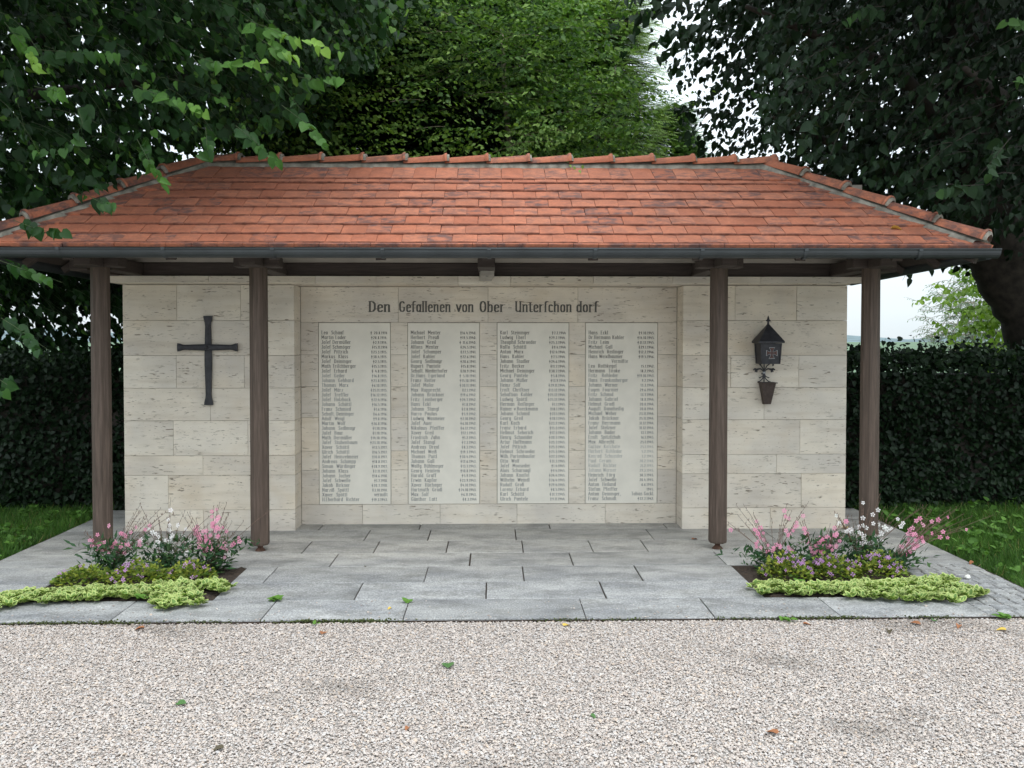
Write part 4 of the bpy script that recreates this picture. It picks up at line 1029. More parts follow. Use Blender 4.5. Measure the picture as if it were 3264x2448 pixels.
EXB = [[(-2.26, -1.9, 3.23), (-2.11, -1.9, 3.17), (-1.97, -1.9, 3.12), (-1.78, -1.9, 3.03)], [(-1.89, -1.9, 3.42), (-1.72, -1.9, 3.36), (-1.43, -1.9, 3.34)],
 [(-1.57, -1.9, 3.65), (-1.33, -1.9, 3.56), (-1.14, -1.9, 3.49), (-1.05, -1.9, 3.42)], [(-1.48, -1.9, 3.53), (-1.24, -1.9, 3.37)],
 [(-1.63, -1.9, 2.98), (-1.51, -1.9, 2.88), (-1.44, -1.9, 2.81), (-1.34, -1.9, 2.73)], [(-1.82, -1.9, 2.97), (-1.81, -1.9, 2.81), (-1.82, -1.9, 2.77)],
 [(-2.25, -1.9, 2.89), (-2.17, -1.9, 2.74), (-2.04, -1.9, 2.58)], [(-2.63, -1.9, 3.12), (-2.59, -1.9, 2.99), (-2.67, -1.9, 2.82), (-2.8, -1.9, 2.78)],
 [(-3.07, -1.9, 3.62), (-2.93, -1.9, 3.45), (-2.79, -1.9, 3.29)], [(-2.89, -1.9, 3.22), (-2.74, -1.9, 3.19), (-2.66, -1.9, 3.14)],
 [(-3.03, -1.9, 2.38), (-2.87, -1.9, 2.32), (-2.66, -1.9, 2.29)], [(-2.55, -1.9, 2.53), (-2.46, -1.9, 2.48), (-2.36, -1.9, 2.46)],
 [(-1.24, -1.9, 3.29), (-.94, -1.9, 3.24)], [(-1.34, -1.9, 3.11), (-1.19, -1.9, 3.0), (-1.06, -1.9, 2.83)], [(-2.88, -1.9, 3.45), (-2.6, -1.9, 3.43), (-2.31, -1.9, 3.38)],
 [(-3.07, -2.0, 2.12), (-2.94, -2.0, 2.07), (-2.84, -2.0, 2.04), (-2.68, -2.0, 1.98)], [(-3.06, -2.0, 1.76), (-2.98, -2.0, 1.71), (-2.87, -2.0, 1.63), (-2.77, -2.0, 1.56)],
 [(-3.08, -2.0, 1.38), (-3.02, -2.0, 1.34), (-2.98, -2.0, 1.3)]]
EXL = [.75, .8, .95, .85, .55, .5, .6, .45, .95, .75, .3, .45, .7, .6, .5, .5, .35, .4]
def explicit(polys, lights, size, step=.045, rs=rng):
    P, A, N, S, T = [], [], [], [], []
    for poly, li in zip(polys, lights):
        poly = np.array(poly, float); poly[:, 1] += np.linspace(.15, -.1, len(poly))
        seg = np.linalg.norm(np.diff(poly, axis=0), axis=1); L = seg.sum(); k = max(3, int(L / step)); cum = np.r_[0, np.cumsum(seg)]
        for i in range(k + 1):
            t = i / k * L; p = np.array([np.interp(t, cum, poly[:, c]) for c in range(3)])
            ang = rs.uniform(0, 2 * math.pi); ax = np.array((rs.uniform(-.4, .9), rs.uniform(-.5, .3), rs.uniform(-1.2, -.1)))
            nn = np.array((rs.normal(0, .4), rs.normal(-.8, .4), rs.uniform(0, .9)))
            P.append(p); A.append(ax); N.append(nn); S.append(rs.uniform(*size) * (1 - .3 * i / k)); T.append(np.clip(li * (.6 + .5 * i / k) + rs.uniform(-.12, .12), 0, 1))
    return tuple(map(np.array, (P, A, N, S, T)))
L4 = explicit(EXB, EXL, (.075, .105))
def samp_left_back(n): return np.stack([rng.uniform(-8.5, -1.6, n), rng.uniform(2.4, 4.2, n), rng.uniform(2.2, 7.0, n)], 1)
L5, t5 = grow(620, samp_left_back, dleft, (.4, .9), (.1, .5), .085, (.13, .19), None, base_t=(.0, .2))
def samp_over(x0, x1):
    return lambda n: np.stack([rng.uniform(x0, x1, n), rng.uniform(-2.8, 0, n), rng.uniform(4.0, 6.6, n)], 1)
ko = lambda P: u_k(P)[1] > .45
L6, t6 = grow(420, samp_over(-5.2, -1.7), dleft, (.4, .9), (.1, .4), .085, (.12, .17), ko, base_t=(.1, .4))  # unseen boughs above the view, added to shade the left roof end
foliage(cat(L4, L1, L2, L3, L5, L6), lt, M['linden'], n_obj=290, base=(-6.4, 1.6, 0))
o_ = twig_mesh(t1 + t2 + t3 + [np.array(b) + np.array([0, .04, .0]) for b in EXB], .0024, M['twig'], lt); o_.location = (6.4, -1.6, 0)
trunk(lt, [(-6.4, 1.6, -.05), (-6.3, 1.6, 1.5), (-6.1, 1.6, 3.4), (-5.8, 1.4, 6.2)], [.38, .30, .26, .16], M['bark'])
for i, (a, b, c) in enumerate([((-6.15, 1.6, 2.9), (-4.6, .9, 3.9), (-2.6, .2, 3.9)), ((-6.1, 1.6, 3.6), (-4.2, 1.4, 4.8), (-1.8, .8, 4.7)), ((-6.1, 1.6, 3.2), (-5.0, 0, 4.0), (-3.6, -1.2, 3.6)), ((-6, 1.6, 4.4), (-4.5, .2, 5.6), (-2.8, -.6, 5.3))]):
    trunk(lt, [a, b, c], [.10, .06, .02], M['bark'], 'limb', 8, seed=i)

# --- right linden: dark crown, thick leaning trunk
rt_ = thing('linden_tree', 'dark shaded linden with a thick leaning trunk spreading behind the right roof end', 'tree', (5.9, 1.9, 0))
def kright(P):
    u, k = u_k(P)
    left = np.interp(k, [.17, .20, .225, .27, .33, .40], [.285, .232, .212, .198, .178, .165])
    jag = .012 * np.sin(P[:, 2] * 31 + P[:, 1] * 5) + .008 * np.sin(P[:, 2] * 67)
    lo_f = np.interp(u, [.30, .37, .56, .66], [.222, .198, .118, .10])
    ok = np.where(P[:, 1] < 1.25, k > lo_f, P[:, 2] > np.interp(P[:, 0], [2.5, 3.4, 4.3, 5.2, 5.5, 7], [2.6, 2.52, 2.5, 2.52, 2.3, 1.8]))
    return ok & (u > left + jag) & ~((P[:, 1] < 1.25) & (u < .30))
def samp_right(n):
    out = []
    while len(out) < n:
        x, y, z = rng.uniform(1.4, 7.2), rng.uniform(-.9, 3.0), rng.uniform(1.8, 5.6)
        p = np.array([[x, y, z]])
        if kright(p)[0]:
            u, k = u_k(p)
            if rng.random() < min(1, .12 + max(0, u[0] - .185) * 11): out.append(p[0])
    return np.array(out)
dright = lambda s_, r: np.array((r.uniform(-1.2, -.3), r.uniform(-.7, .3), r.uniform(-.6, .2)))
R1, q1 = grow(2100, samp_right, dright, (.35, .8), (.15, .5), .064, (.05, .105), kright, tip=.2, base_t=(.0, .3))
def samp_right_high(n): return np.stack([rng.uniform(2.0, 8.0, n), rng.uniform(-1.2, 3.4, n), rng.uniform(5.2, 7.4, n)], 1)
R2, q2 = grow(800, samp_right_high, dright, (.4, .9), (.1, .4), .085, (.13, .18), None, base_t=(.1, .4))
EXR = [[(4.0, -1.2, 3.55), (3.8, -1.3, 3.5), (3.62, -1.3, 3.42)], [(3.55, -1.2, 2.75), (3.3, -1.3, 2.72), (3.1, -1.3, 2.66)], [(3.75, -1.2, 3.1), (3.55, -1.3, 2.9), (3.45, -1.3, 2.78)],
       [(2.75, .4, 3.85), (2.5, .3, 3.8), (2.25, .3, 3.78)], [(3.3, .2, 4.2), (3.0, .1, 4.1), (2.8, .1, 3.95)], [(4.1, .9, 2.42), (4.0, .9, 2.3), (3.95, .9, 2.2)],
       [(4.35, 1.0, 2.45), (4.25, 1.0, 2.38), (4.2, 1.0, 2.3)], [(2.9, -1.0, 4.1), (2.7, -1.1, 4.05), (2.5, -1.1, 3.9)], [(3.9, -1.3, 3.95), (3.7, -1.4, 3.85), (3.5, -1.4, 3.8)]]
R3 = explicit(EXR, [.9, .6, .55, .75, .7, .2, .2, .7, .95], (.075, .11))
def samp_right_back(n): return np.stack([rng.uniform(4.2, 9.5, n), rng.uniform(2.8, 4.4, n), rng.uniform(3.2, 7.2, n)], 1)
R4, q4 = grow(750, samp_right_back, dright, (.4, .9), (.1, .4), .085, (.13, .19), lambda P: P[:, 0] - 3.5 > .18 * (6.5 - P[:, 2]), base_t=(.0, .2))
R6, q6 = grow(420, samp_over(2.0, 5.2), dright, (.4, .9), (.1, .4), .085, (.12, .17), ko, base_t=(.1, .4))  # matching overhead boughs, out of view, added to darken the right roof end
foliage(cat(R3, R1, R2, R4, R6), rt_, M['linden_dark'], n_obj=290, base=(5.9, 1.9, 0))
o_ = twig_mesh(q1 + q2 + [np.array(b) + np.array([0, .03, .0]) for b in EXR], .0035, M['bark'], rt_); o_.location = (-5.9, -1.9, 0)
trunk(rt_, [(6.1, 1.9, -.05), (6.05, 1.9, .9), (5.97, 1.9, 1.45), (5.84, 1.9, 1.9), (5.62, 1.9, 2.3), (5.40, 1.9, 2.75), (5.25, 1.9, 3.3), (5.1, 1.9, 4.4), (4.9, 1.8, 6.4)], [.42, .34, .32, .33, .36, .36, .32, .26, .16], M['bark'], n=18)
for i, (a, b, c) in enumerate([((5.3, 1.9, 2.75), (4.4, 1.7, 3.3), (2.8, 1.4, 3.9)), ((5.2, 1.9, 3.4), (4.0, 1.2, 4.3), (2.4, .9, 4.8)), ((5.3, 1.9, 3.2), (4.6, .4, 3.8), (3.6, -.8, 3.7)), ((5.3, 1.9, 3.0), (6.2, 1.2, 3.9), (6.8, .2, 4.4))]):
    trunk(rt_, [a, b, c], [.11, .07, .02], M['bark'], 'limb', 8, seed=20 + i)

# --- hornbeam behind the ridge
hb = thing('hornbeam_tree', 'small-leaved light green tree spreading low behind the middle of the ridge', 'tree', (.3, 3.1, 0))
def khb(P):
    return (P[:, 1] > 1.35) & (P[:, 2] > 2.2)
def samp_hb(n):
    out = []
    while len(out) < n:
        x, y, z = rng.uniform(-2.9, 2.0), rng.uniform(1.5, 3.4), rng.uniform(2.5, 5.9)
        if x > 1.95 - .28 * (z - 2.6): continue
        # dark hollow in the middle, open edge on the right
        if z < 3.05 - .0 + 0 or not (-1.75 < x < .25 and 3.35 < z < 4.5 and rng.random() < .82):
            if x > 1.0 and z < 3.4 and rng.random() < .45: continue
            if z > 4.4 and rng.random() < .25: continue
            if x < .9 - (z - 5.5) * .0 or z < 4.3 or rng.random() < .75: out.append((x, y, z))
    return np.array(out)
dhb = lambda s_, r: np.array((r.normal(.2, .8), r.uniform(-.9, .1), r.uniform(-.35, .35)))
H1, h1 = grow(4000, samp_hb, dhb, (.25, .6), (.0, .3), .036, (.04, .09), khb, tip=.4, base_t=(.0, .95), hang=.25, tvar=.18)
EXH = [[(.15, 1.6, 3.6), (.35, 1.5, 3.72), (.62, 1.4, 3.76), (.8, 1.3, 3.65)], [(.5, .9, 3.35), (.55, .4, 3.2), (.62, 0, 3.10), (.66, -.15, 3.05)], [(-.1, 1.5, 3.5), (.3, 1.4, 3.62), (.6, 1.3, 3.6)], [(-.6, 1.6, 3.4), (-.2, 1.5, 3.44), (.2, 1.4, 3.4)]]
H2 = explicit([EXH[0], EXH[2], EXH[3]] * 3 + [EXH[1]] * 2, [.8] * 11, (.045, .062), .03)
H2 = tuple(H2[:1]) and (H2[0] + rng.normal(0, .05, H2[0].shape) * np.array([1, 1, .6]), *H2[1:])
H3, h3 = grow(330, lambda n: np.stack([rng.uniform(-2.1, 1.7, n), rng.uniform(1.25, 1.9, n), 2.95 + rng.random(n) ** 1.6 * 1.3], 1), lambda s_, r: np.array((r.choice([-1, 1]) * r.uniform(.5, 1.2), r.uniform(-.5, .1), r.uniform(-.15, .35))), (.3, .6), (.05, .35), .045, (.05, .085), khb, tip=.3, base_t=(.55, .95), hang=.2)
foliage(cat(H2, H3, H1), hb, M['hornbeam'], tv=(SL_V * np.array([1.15, 1, 1]),), tf=SL_F, n_obj=0, base=(.3, 3.1, 0))
o_ = twig_mesh(h1[::8] + [np.array(b) for b in EXH], .004, M['greytwig'], hb); o_.location = (-.3, -3.1, 0)
trunk(hb, [(.3, 3.1, -.05), (.35, 3.1, 1.6), (.25, 3.05, 2.8), (.1, 3.4, 5.5)], [.12, .09, .05, .02], M['greytwig'])
for i, (a, b, c) in enumerate([((.25, 3.05, 2.3), (-.8, 2.9, 3.0), (-2.0, 2.6, 3.2)), ((.2, 3, 2.7), (.9, 2.9, 3.5), (1.4, 2.6, 4.1)), ((.2, 3, 2.5), (.8, 2.2, 3.0), (1.6, 1.8, 3.3))]):
    trunk(hb, [a, b, c], [.026, .016, .007], M['greytwig'], 'limb', 7, seed=40 + i)

# --- spruce with reddish trunk
def conifer(parent, cx, cy, zb, zt, r0, n, mat, size, tb, base, tipt=.4, flat=.25, power=1.0, KS=20):
    P, A, N, S, T, tw = [], [], [], [], [], []
    for i in range(n):
        f = rng.random() ** .9; z = zb + (zt - zb) * f; r = r0 * (1 - f) ** power * rng.uniform(.75, 1.05) + .12
        an = rng.uniform(0, 2 * math.pi); d = np.array((math.cos(an), math.sin(an), 0.))
        if d[1] > .65: continue
        end = np.array((cx, cy, z)) + d * r + np.array((0, 0, -flat * r)); st = np.array((cx, cy, z))
        tw.append(np.array([st, st * .5 + end * .5 + np.array((0, 0, .06)), end]))
        for k in range(KS):
            t = rng.uniform(.25, 1.0); p = st + (end - st) * t + rng.normal(0, .05, 3)
            sd = np.cross(d, (0, 0, 1.)); ax = d * 1.0 + sd * rng.uniform(-1, 1) + np.array((0, 0, rng.uniform(-.6, .1)))
            P.append(p); A.append(ax); N.append(np.array((rng.normal(0, .3), -.3 + rng.normal(0, .3), 1.))); S.append(size * rng.uniform(.7, 1.25)); T.append(np.clip(tb + tipt * max(0, t - .6) / .4 + rng.uniform(-.12, .15), 0, 1))
    L = tuple(map(np.array, (P, A, N, S, T)))
    foliage(L, parent, mat, tv=(SP_V,), tf=SP_F, base=base, name='foliage')
    o = twig_mesh(tw, .012, M['bark'], parent, 'boughs'); o.location = (-base[0], -base[1], 0)
sp = thing('spruce_tree', 'dark spruce with a reddish brown trunk behind the left part of the ridge', 'tree', (-1.62, 4.3, 0))
conifer(sp, -1.62, 4.3, 1.6, 11, 2.7, 2300, M['needle'], .42, .1, (-1.62, 4.3, 0), .3)
trunk(sp, [(-1.62, 4.3, -.05), (-1.62, 4.3, 3), (-1.58, 4.3, 6), (-1.58, 4.3, 11)], [.24, .19, .15, .03], M['redbark'])
sp2 = thing('spruce_tree', 'dark dense spruce behind the middle of the ridge with its trunk hidden', 'tree', (.2, 5.6, 0))
conifer(sp2, .2, 5.6, 1.6, 11, 3.1, 2600, M['needle'], .46, .05, (.2, 5.6, 0), .3)
trunk(sp2, [(.2, 5.6, -.05), (.2, 5.6, 5), (.2, 5.6, 11)], [.2, .15, .03], M['bark'])
sp3 = thing('spruce_tree', 'dark spruce farthest back, filling the gap between the two spruce trunks', 'tree', (-1.3, 7.4, 0))
conifer(sp3, -1.3, 7.4, 1.4, 12, 3.2, 1500, M['needle'], .6, .03, (-1.3, 7.4, 0), .2)
trunk(sp3, [(-1.3, 7.4, -.05), (-1.3, 7.4, 5), (-1.3, 7.4, 12)], [.2, .15, .03], M['bark'])
fi = thing('fir_tree', 'bright yellow-green conifer beside the gap of open sky', 'tree', (1.15, 4.6, 0))
conifer(fi, 1.15, 4.6, 1.5, 11.5, 1.5, 2500, M['fir'], .24, .55, (1.15, 4.6, 0), .6, .1, .8)
trunk(fi, [(1.15, 4.6, -.05), (1.15, 4.6, 5), (1.15, 4.6, 11.3)], [.15, .1, .02], M['bark'])
f2 = thing('fir_tree', 'lower blue-green conifer showing between the bright fir and the dark linden', 'tree', (2.75, 6.0, 0))
conifer(f2, 2.75, 6.0, 1.5, 5.2, 1.5, 1100, M['fir'], .20, .1, (2.75, 6, 0), .35, .12, .9)
trunk(f2, [(2.75, 6, -.05), (2.75, 6, 5.1)], [.1, .02], M['bark'])

# --- far trees on the right
mp = thing('maple_tree', 'yellow-green maple seen beside the leaning trunk beyond the hedge', 'tree', (8.4, 7.5, 0))
def blob(cx, cy, cz, rx, ry, rz): 
    def f(n):
        v = rng.normal(0, 1, (n, 3)); v = unit(v) * (rng.random((n, 1)) ** .4); return v * np.array((rx, ry, rz)) + np.array((cx, cy, cz))
    return f
G1, g1 = grow(430, blob(9.2, 7.5, 2.3, 1.5, 1.3, 1.5), dhb, (.25, .5), (.1, .4), .05, (.08, .13), None, tip=.3, base_t=(.2, .9), hang=.5)
foliage(G1, mp, M['maple'], base=(8.4, 7.5, 0)); o_ = twig_mesh(g1[::2], .006, M['bark'], mp); o_.location = (-8.4, -7.5, 0)
trunk(mp, [(9.3, 7.5, -.05), (9.3, 7.5, 3)], [.12, .04], M['bark'])
wi = thing('willow_tree', 'pale grey-green feathery willow standing far beyond the hedge', 'tree', (13.0, 18, 0))
W1, w1 = grow(750, blob(14.6, 18, 2.0, 1.8, 1.6, 1.9), lambda s_, r: np.array((r.normal(-.3, .6), r.normal(0, .5), r.uniform(-.1, .7))), (.4, .9), (.1, .5), .075, (.11, .17), lambda P: P[:, 2] > .2, tip=.3, base_t=(.1, .8), hang=.5)
foliage(W1, wi, M['willow'], tv=(NL_V,), tf=SL_F, base=(13.0, 18, 0)); o_ = twig_mesh(w1, .01, M['greytwig'], wi); o_.location = (-13.0, -18, 0)
trunk(wi, [(14.6, 18, -.05), (14.7, 18, 3.0)], [.2, .05], M['bark'])

# --- hedges
def hedge(label, x0, x1, y0, y1, z1, n, seed):
    h_ = thing('hedge', label, 'hedge', ((x0 + x1) / 2, (y0 + y1) / 2, 0)); b = PB[h_.name]
    r_ = np.random.default_rng(seed)
    MB().box(x0 + .1, x1 - .1, y0 + .16, y1 - .1, -.02, z1 - .22).build('stem_core', M['bark'], h_)
    k = n * 4 // 5
    X = r_.uniform(x0, x1, n); Z = np.r_[r_.uniform(.0, z1, k), r_.normal(z1 - .06, .07, n - k)]; Y = np.r_[y0 + np.abs(r_.normal(0, .07, k)) + .05 * np.sin(X[:k] * 3) + .05 * np.sin(Z[:k] * 6 + X[:k]), r_.uniform(y0, y1, n - k)]
    P = np.stack([X, Y, Z], 1)
    A = np.stack([r_.normal(0, .6, n), r_.normal(-.4, .5, n), r_.normal(-.3, .6, n)], 1); N = np.stack([r_.normal(0, .5, n), r_.normal(-.7, .4, n), r_.uniform(.1, 1.2, n)], 1)
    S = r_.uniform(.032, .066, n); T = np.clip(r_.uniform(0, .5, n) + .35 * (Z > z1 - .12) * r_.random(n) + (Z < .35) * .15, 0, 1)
    foliage((P, A, N, S, T), h_, M['hedge'], tv=(LT_V * np.array([.8, 1, 1]),), tf=LT_F, base=b)
    sh_ = grow(int((x1 - x0) * 9), lambda m_: np.stack([r_.uniform(x0, x1, m_), r_.uniform(y0, y1, m_), r_.uniform(z1 - .1, z1, m_)], 1), lambda s_, r: np.array((r.normal(0, .5), r.normal(0, .3), 1.)), (.08, .26), (0, .2), .06, (.05, .085), None, base_t=(.2, .6), hang=.2, rs=r_)
    foliage(sh_[0], h_, M['hedge'], name='shoots', base=b); o = twig_mesh(sh_[1], .003, M['twig'], h_); o.location = (-b[0], -b[1], 0)
    return h_
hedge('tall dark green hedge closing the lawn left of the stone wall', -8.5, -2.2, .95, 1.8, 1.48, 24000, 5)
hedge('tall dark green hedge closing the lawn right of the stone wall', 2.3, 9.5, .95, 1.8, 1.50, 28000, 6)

# --- lawns
def lawn_grass(x0, x1, y0, y1, n, seed, label, edge_x, side_):
    r_ = np.random.default_rng(seed)
    P = np.stack([r_.uniform(x0, x1, n), r_.uniform(y0, y1, n), np.full(n, -.03)], 1)
    A = np.stack([r_.normal(0, .45, n), r_.normal(0, .45, n), np.ones(n)], 1); N = np.stack([r_.normal(0, 1, n), r_.normal(0, 1, n), np.zeros(n)], 1)
    S = r_.uniform(.05, .12, n); 
    T = np.clip(r_.uniform(0, .75, n) + .15 * np.sin(P[:, 0] * 3) * np.sin(P[:, 1] * 4), 0, .9); T[r_.random(n) < .04] = 1
    bl = np.array([(-.035, 0, 0), (.035, 0, 0), (0, 1, .25)])
    V, F, T2 = cloud(P, A, N, S, T, bl, np.array([(0, 1, 2)]))
    o = link_mesh('grass', np_mesh('grass', V, F, M['grass'], T2), kind='stuff'); o['label'] = label
    return o
lawn_grass(-7.5, -3.66, -2.4, 1.1, 60000, 1, 'mown grass with broad weeds left of the paving', -3.66, -1)
lawn_grass(3.5, 8, -2.4, 1.1, 66000, 2, 'mown grass with broad weeds right of the paving', 3.5, 1)
def weeds_in_lawn(x0, x1, y0, y1, n, seed):
    r_ = np.random.default_rng(seed); Pl = []
    for i in range(n):
        c = np.array((r_.uniform(x0, x1), r_.uniform(y0, y1), -.01)); k = r_.integers(5, 11); hh = r_.uniform(.02, .10)
        for j in range(k):
            a = r_.uniform(0, 6.28); Pl.append((c + np.array((r_.normal(0, .02), r_.normal(0, .02), r_.uniform(0, hh))), (math.cos(a), math.sin(a), r_.uniform(.1, 1)), (r_.normal(0, .3), -.3, 1), r_.uniform(.03, .06), r_.uniform(.35, .88)))
    L = tuple(np.array([p[i] for p in Pl]) for i in range(5))
    V, F, T = cloud(*L, LT_V, LT_F)
    o = link_mesh('weeds', np_mesh('weeds', V, F, M['grass'], T), kind='stuff'); o['label'] = 'broad-leaved weeds growing through the grass'
weeds_in_lawn(-6.2, -3.68, -2.2, 1.0, 230, 3); weeds_in_lawn(3.52, 6.6, -2.2, 1.0, 230, 4)

# --- bedding plants
def frame_at(p, axis, normal, s):
    a = Vector(axis).normalized(); x = a.cross(Vector(normal)).normalized(); z = x.cross(a)
    Mx = Matrix((x * s, a * s, z * s)).transposed().to_4x4(); Mx.translation = p; return Mx
def flower_mesh(name, mat, petals=5, sz=1.0, drop=0):
    m = MB()
    for i in range(petals):
        a = math.pi * (.12 + .76 * i / (petals - 1)) if drop else 2 * math.pi * i / petals
        c, s_ = math.cos(a), math.sin(a)
        q = [(0, .06, 0), (-.17, .30, .05), (-.15, .46, .03), (0, .54, -.02), (.15, .46, .03), (.17, .30, .05)]
        m.add([(x * s_ + y * c, -x * c + y * s_, z + .02) for x, y, z in q], [tuple(range(6))])
    m.tube([(0, 0, -.18), (0, 0, .06)], [.03, .05], 4)
    return m.mesh(name, mat)
FP = flower_mesh('flower', M['pink']); FW = flower_mesh('flower', M['white']); FL = flower_mesh('flower', M['lilac'], 4)
BUD = MB().tube([(0, 0, 0), (0, .5, 0), (0, 1, 0)], [.06, .14, .03], 4).mesh('bud', M['gstem'])
gaura_root = 'flowering gaura plants in the beds'
def gaura(label, x, y, nst, hr, lean, fl, nfl, seed, spread=.9, leafh=.26):
    r_ = random.Random(seed); t = thing('gaura_plant', label, 'plant', (x, y, 0), gaura_root)
    nfl = int(nfl * 2.7); hr = (hr[0] * 1.0, hr[1] * 1.22); nst = int(nst * 1.3); leafh *= .85
    stems = MB(); ends = []
    for i in range(nst):
        a = r_.uniform(0, 2 * math.pi); out = r_.uniform(.15, 1) * spread
        d = Vector((math.cos(a) * out + lean, math.sin(a) * out * .55 - .05, 1)); h_ = r_.uniform(*hr)
        P = []
        for k in range(7):
            q = k / 6; P.append(Vector((x + r_.uniform(-.0, .0), y, 0)) + Vector((d.x * h_ * q ** 1.35, d.y * h_ * q ** 1.35, h_ * q * (1 - .10 * q * out))) + Vector((r_.uniform(-.005, .005), 0, 0)))
        stems.tube(P, [.0026, .0024, .0021, .0018, .0016, .0013, .0010], 4, cap=False)
        ends.append(P)
        if r_.random() < .6:
            b = P[3]; e = P[5] + Vector((r_.uniform(-.07, .07), r_.uniform(-.03, .03), r_.uniform(-.03, .06)))
            P2 = [b, b.lerp(e, .5) + Vector((0, 0, .01)), e]; stems.tube(P2, [.0016, .0013, .001], 4, cap=False); ends.append([b, b, b, b, P2[1], P2[1].lerp(e, .5), e])
    stems.build('stems', M['gstem'], t)['kind'] = 'stuff'
    L = []
    for P in ends:
        for k in range(5):       # buds up the wand
            q = P[4].lerp(P[6], k / 4)
            o = bpy.data.objects.new('bud', BUD); 
            if r_.random() < .75:
                C.objects.link(o); o.parent = t; o.matrix_local = frame_at(q - Vector((x, y, 0)), (r_.uniform(-.5, .5), r_.uniform(-.3, .3), 1), (0, -1, 0), r_.uniform(.012, .020))
            else: bpy.data.objects.remove(o)
    for i in range(nfl):
        P = r_.choice(ends); q = P[2].lerp(P[6], r_.uniform(.1, .9)) + Vector((r_.uniform(-.014, .014), -.008, r_.uniform(-.01, .01)))
        o = bpy.data.objects.new('flower', fl); C.objects.link(o); o.parent = t
        nn = Vector((r_.uniform(-.6, .6), -1, r_.uniform(-.3, .7))); ax = Vector((r_.uniform(-.3, .3), .2, 1))
        o.matrix_local = frame_at(q - Vector((x, y, 0)), ax, nn, r_.uniform(.024, .036))
    n = 480; rr = np.random.default_rng(seed)
    hgt = rr.random(n) ** 1.2 * leafh; w = .055 + .065 * hgt / leafh
    P = np.stack([x + rr.normal(0, 1, n) * w + lean * hgt * .6, y + rr.normal(0, 1, n) * w * .8, hgt + .01], 1)
    A = np.stack([rr.normal(lean * .5, .7, n), rr.normal(-.2, .5, n), rr.uniform(-.1, 1, n)], 1); N = np.stack([rr.normal(0, .5, n), rr.normal(-.4, .5, n), np.ones(n)], 1)
    Lf = (P, A, N, rr.uniform(.035, .075, n), np.clip(rr.uniform(0, .9, n), 0, 1))
    V, F, T = cloud(*Lf, NL_V * np.array([1.2, 1, 1]), SL_F); link_mesh('foliage', np_mesh('foliage', V - np.array((x, y, 0)), F, M['gaura'], T), t, kind='stuff')
gaura('pink gaura with wiry stems beside the left outer post, bed\'s leftmost plant', -2.66, -1.36, 15, (.26, .40), .25, FP, 13, 1)
gaura('white-flowered gaura in the middle of the left bed', -2.30, -1.33, 13, (.24, .44), .2, FW, 13, 2)
gaura('pink gaura leaning over the right edge of the left bed toward the post', -1.98, -1.36, 16, (.24, .46), .32, FP, 22, 3)
gaura('loose pink gaura at the left end of the right bed', 1.98, -1.36, 13, (.24, .44), -.05, FP, 13, 4, 1.0, .12)
gaura('dense pink gaura in the middle of the right bed', 2.26, -1.42, 15, (.20, .36), .05, FP, 24, 5, .7)
gaura('bushy white-flowered gaura in front of the right outer post', 2.60, -1.36, 18, (.26, .44), .1, FW, 18, 6, .8, .27)
gaura('pink gaura sprawling from the right bed over the paving toward the lawn', 2.78, -1.40, 13, (.26, .42), .85, FP, 15, 7, .9, .12)
def clump(label, x, y, rx, ry, h_, nfl, seed):
    h_ *= 1.2; nfl = int(nfl * 1.6); rx *= 1.2; ry *= 1.1
    t = thing('bedding_plant', label, 'plant', (x, y, 0), 'low lilac-flowered bedding plants'); rr = np.random.default_rng(seed); n = 700
    a = rr.uniform(0, 6.28, n); q = np.sqrt(rr.random(n)); X = x + np.cos(a) * q * rx; Y = y + np.sin(a) * q * ry; Z = (1 - q ** 2 * .8) * h_ * rr.uniform(.2, 1.1, n) * (1 + .35 * np.sin(a * 4 + seed) * q) + .005
    Lf = (np.stack([X, Y, Z], 1), np.stack([np.cos(a) * q + rr.normal(0, .4, n), np.sin(a) * q - .2 + rr.normal(0, .4, n), rr.uniform(0, .8, n)], 1), np.stack([rr.normal(0, .4, n), rr.normal(-.3, .4, n), np.ones(n)], 1), rr.uniform(.018, .034, n), rr.uniform(0, 1, n))
    V, F, T = cloud(*Lf, SL_V * np.array([1.5, 1, 1]), SL_F); link_mesh('foliage', np_mesh('foliage', V - np.array((x, y, 0)), F, M['mint'], T), t, kind='stuff')
    r_ = random.Random(seed)
    for i in range(nfl):
        a = r_.uniform(0, 6.28); q = math.sqrt(r_.random()); p = Vector((math.cos(a) * q * rx, math.sin(a) * q * ry - .01, (1 - q * q * .8) * h_ + r_.uniform(.0, .025)))
        o = bpy.data.objects.new('flower', FL); C.objects.link(o); o.parent = t; o.matrix_local = frame_at(p, (r_.uniform(-.3, .3), .2, 1), (r_.uniform(-.5, .5), -1, r_.uniform(-.1, .6)), r_.uniform(.020, .030))
clump('yellow-green bedding plant at the left end of the left bed with hardly a flower', -2.72, -1.62, .17, .12, .09, 4, 11)
clump('lilac-flowered bedding plant in the middle of the left bed', -2.36, -1.62, .17, .13, .12, 18, 12)
clump('small reddish-green bedding plant near the right edge of the left bed', -2.04, -1.58, .14, .11, .10, 12, 13)
clump('lilac-flowered bedding plant at the left end of the right bed by the bare soil', 1.99, -1.58, .15, .13, .13, 24, 14)
clump('lilac-flowered bedding plant in the middle of the right bed', 2.31, -1.58, .15, .12, .12, 20, 15)
clump('lilac-flowered bedding plant at the right end of the right bed', 2.62, -1.56, .17, .13, .13, 26, 16)
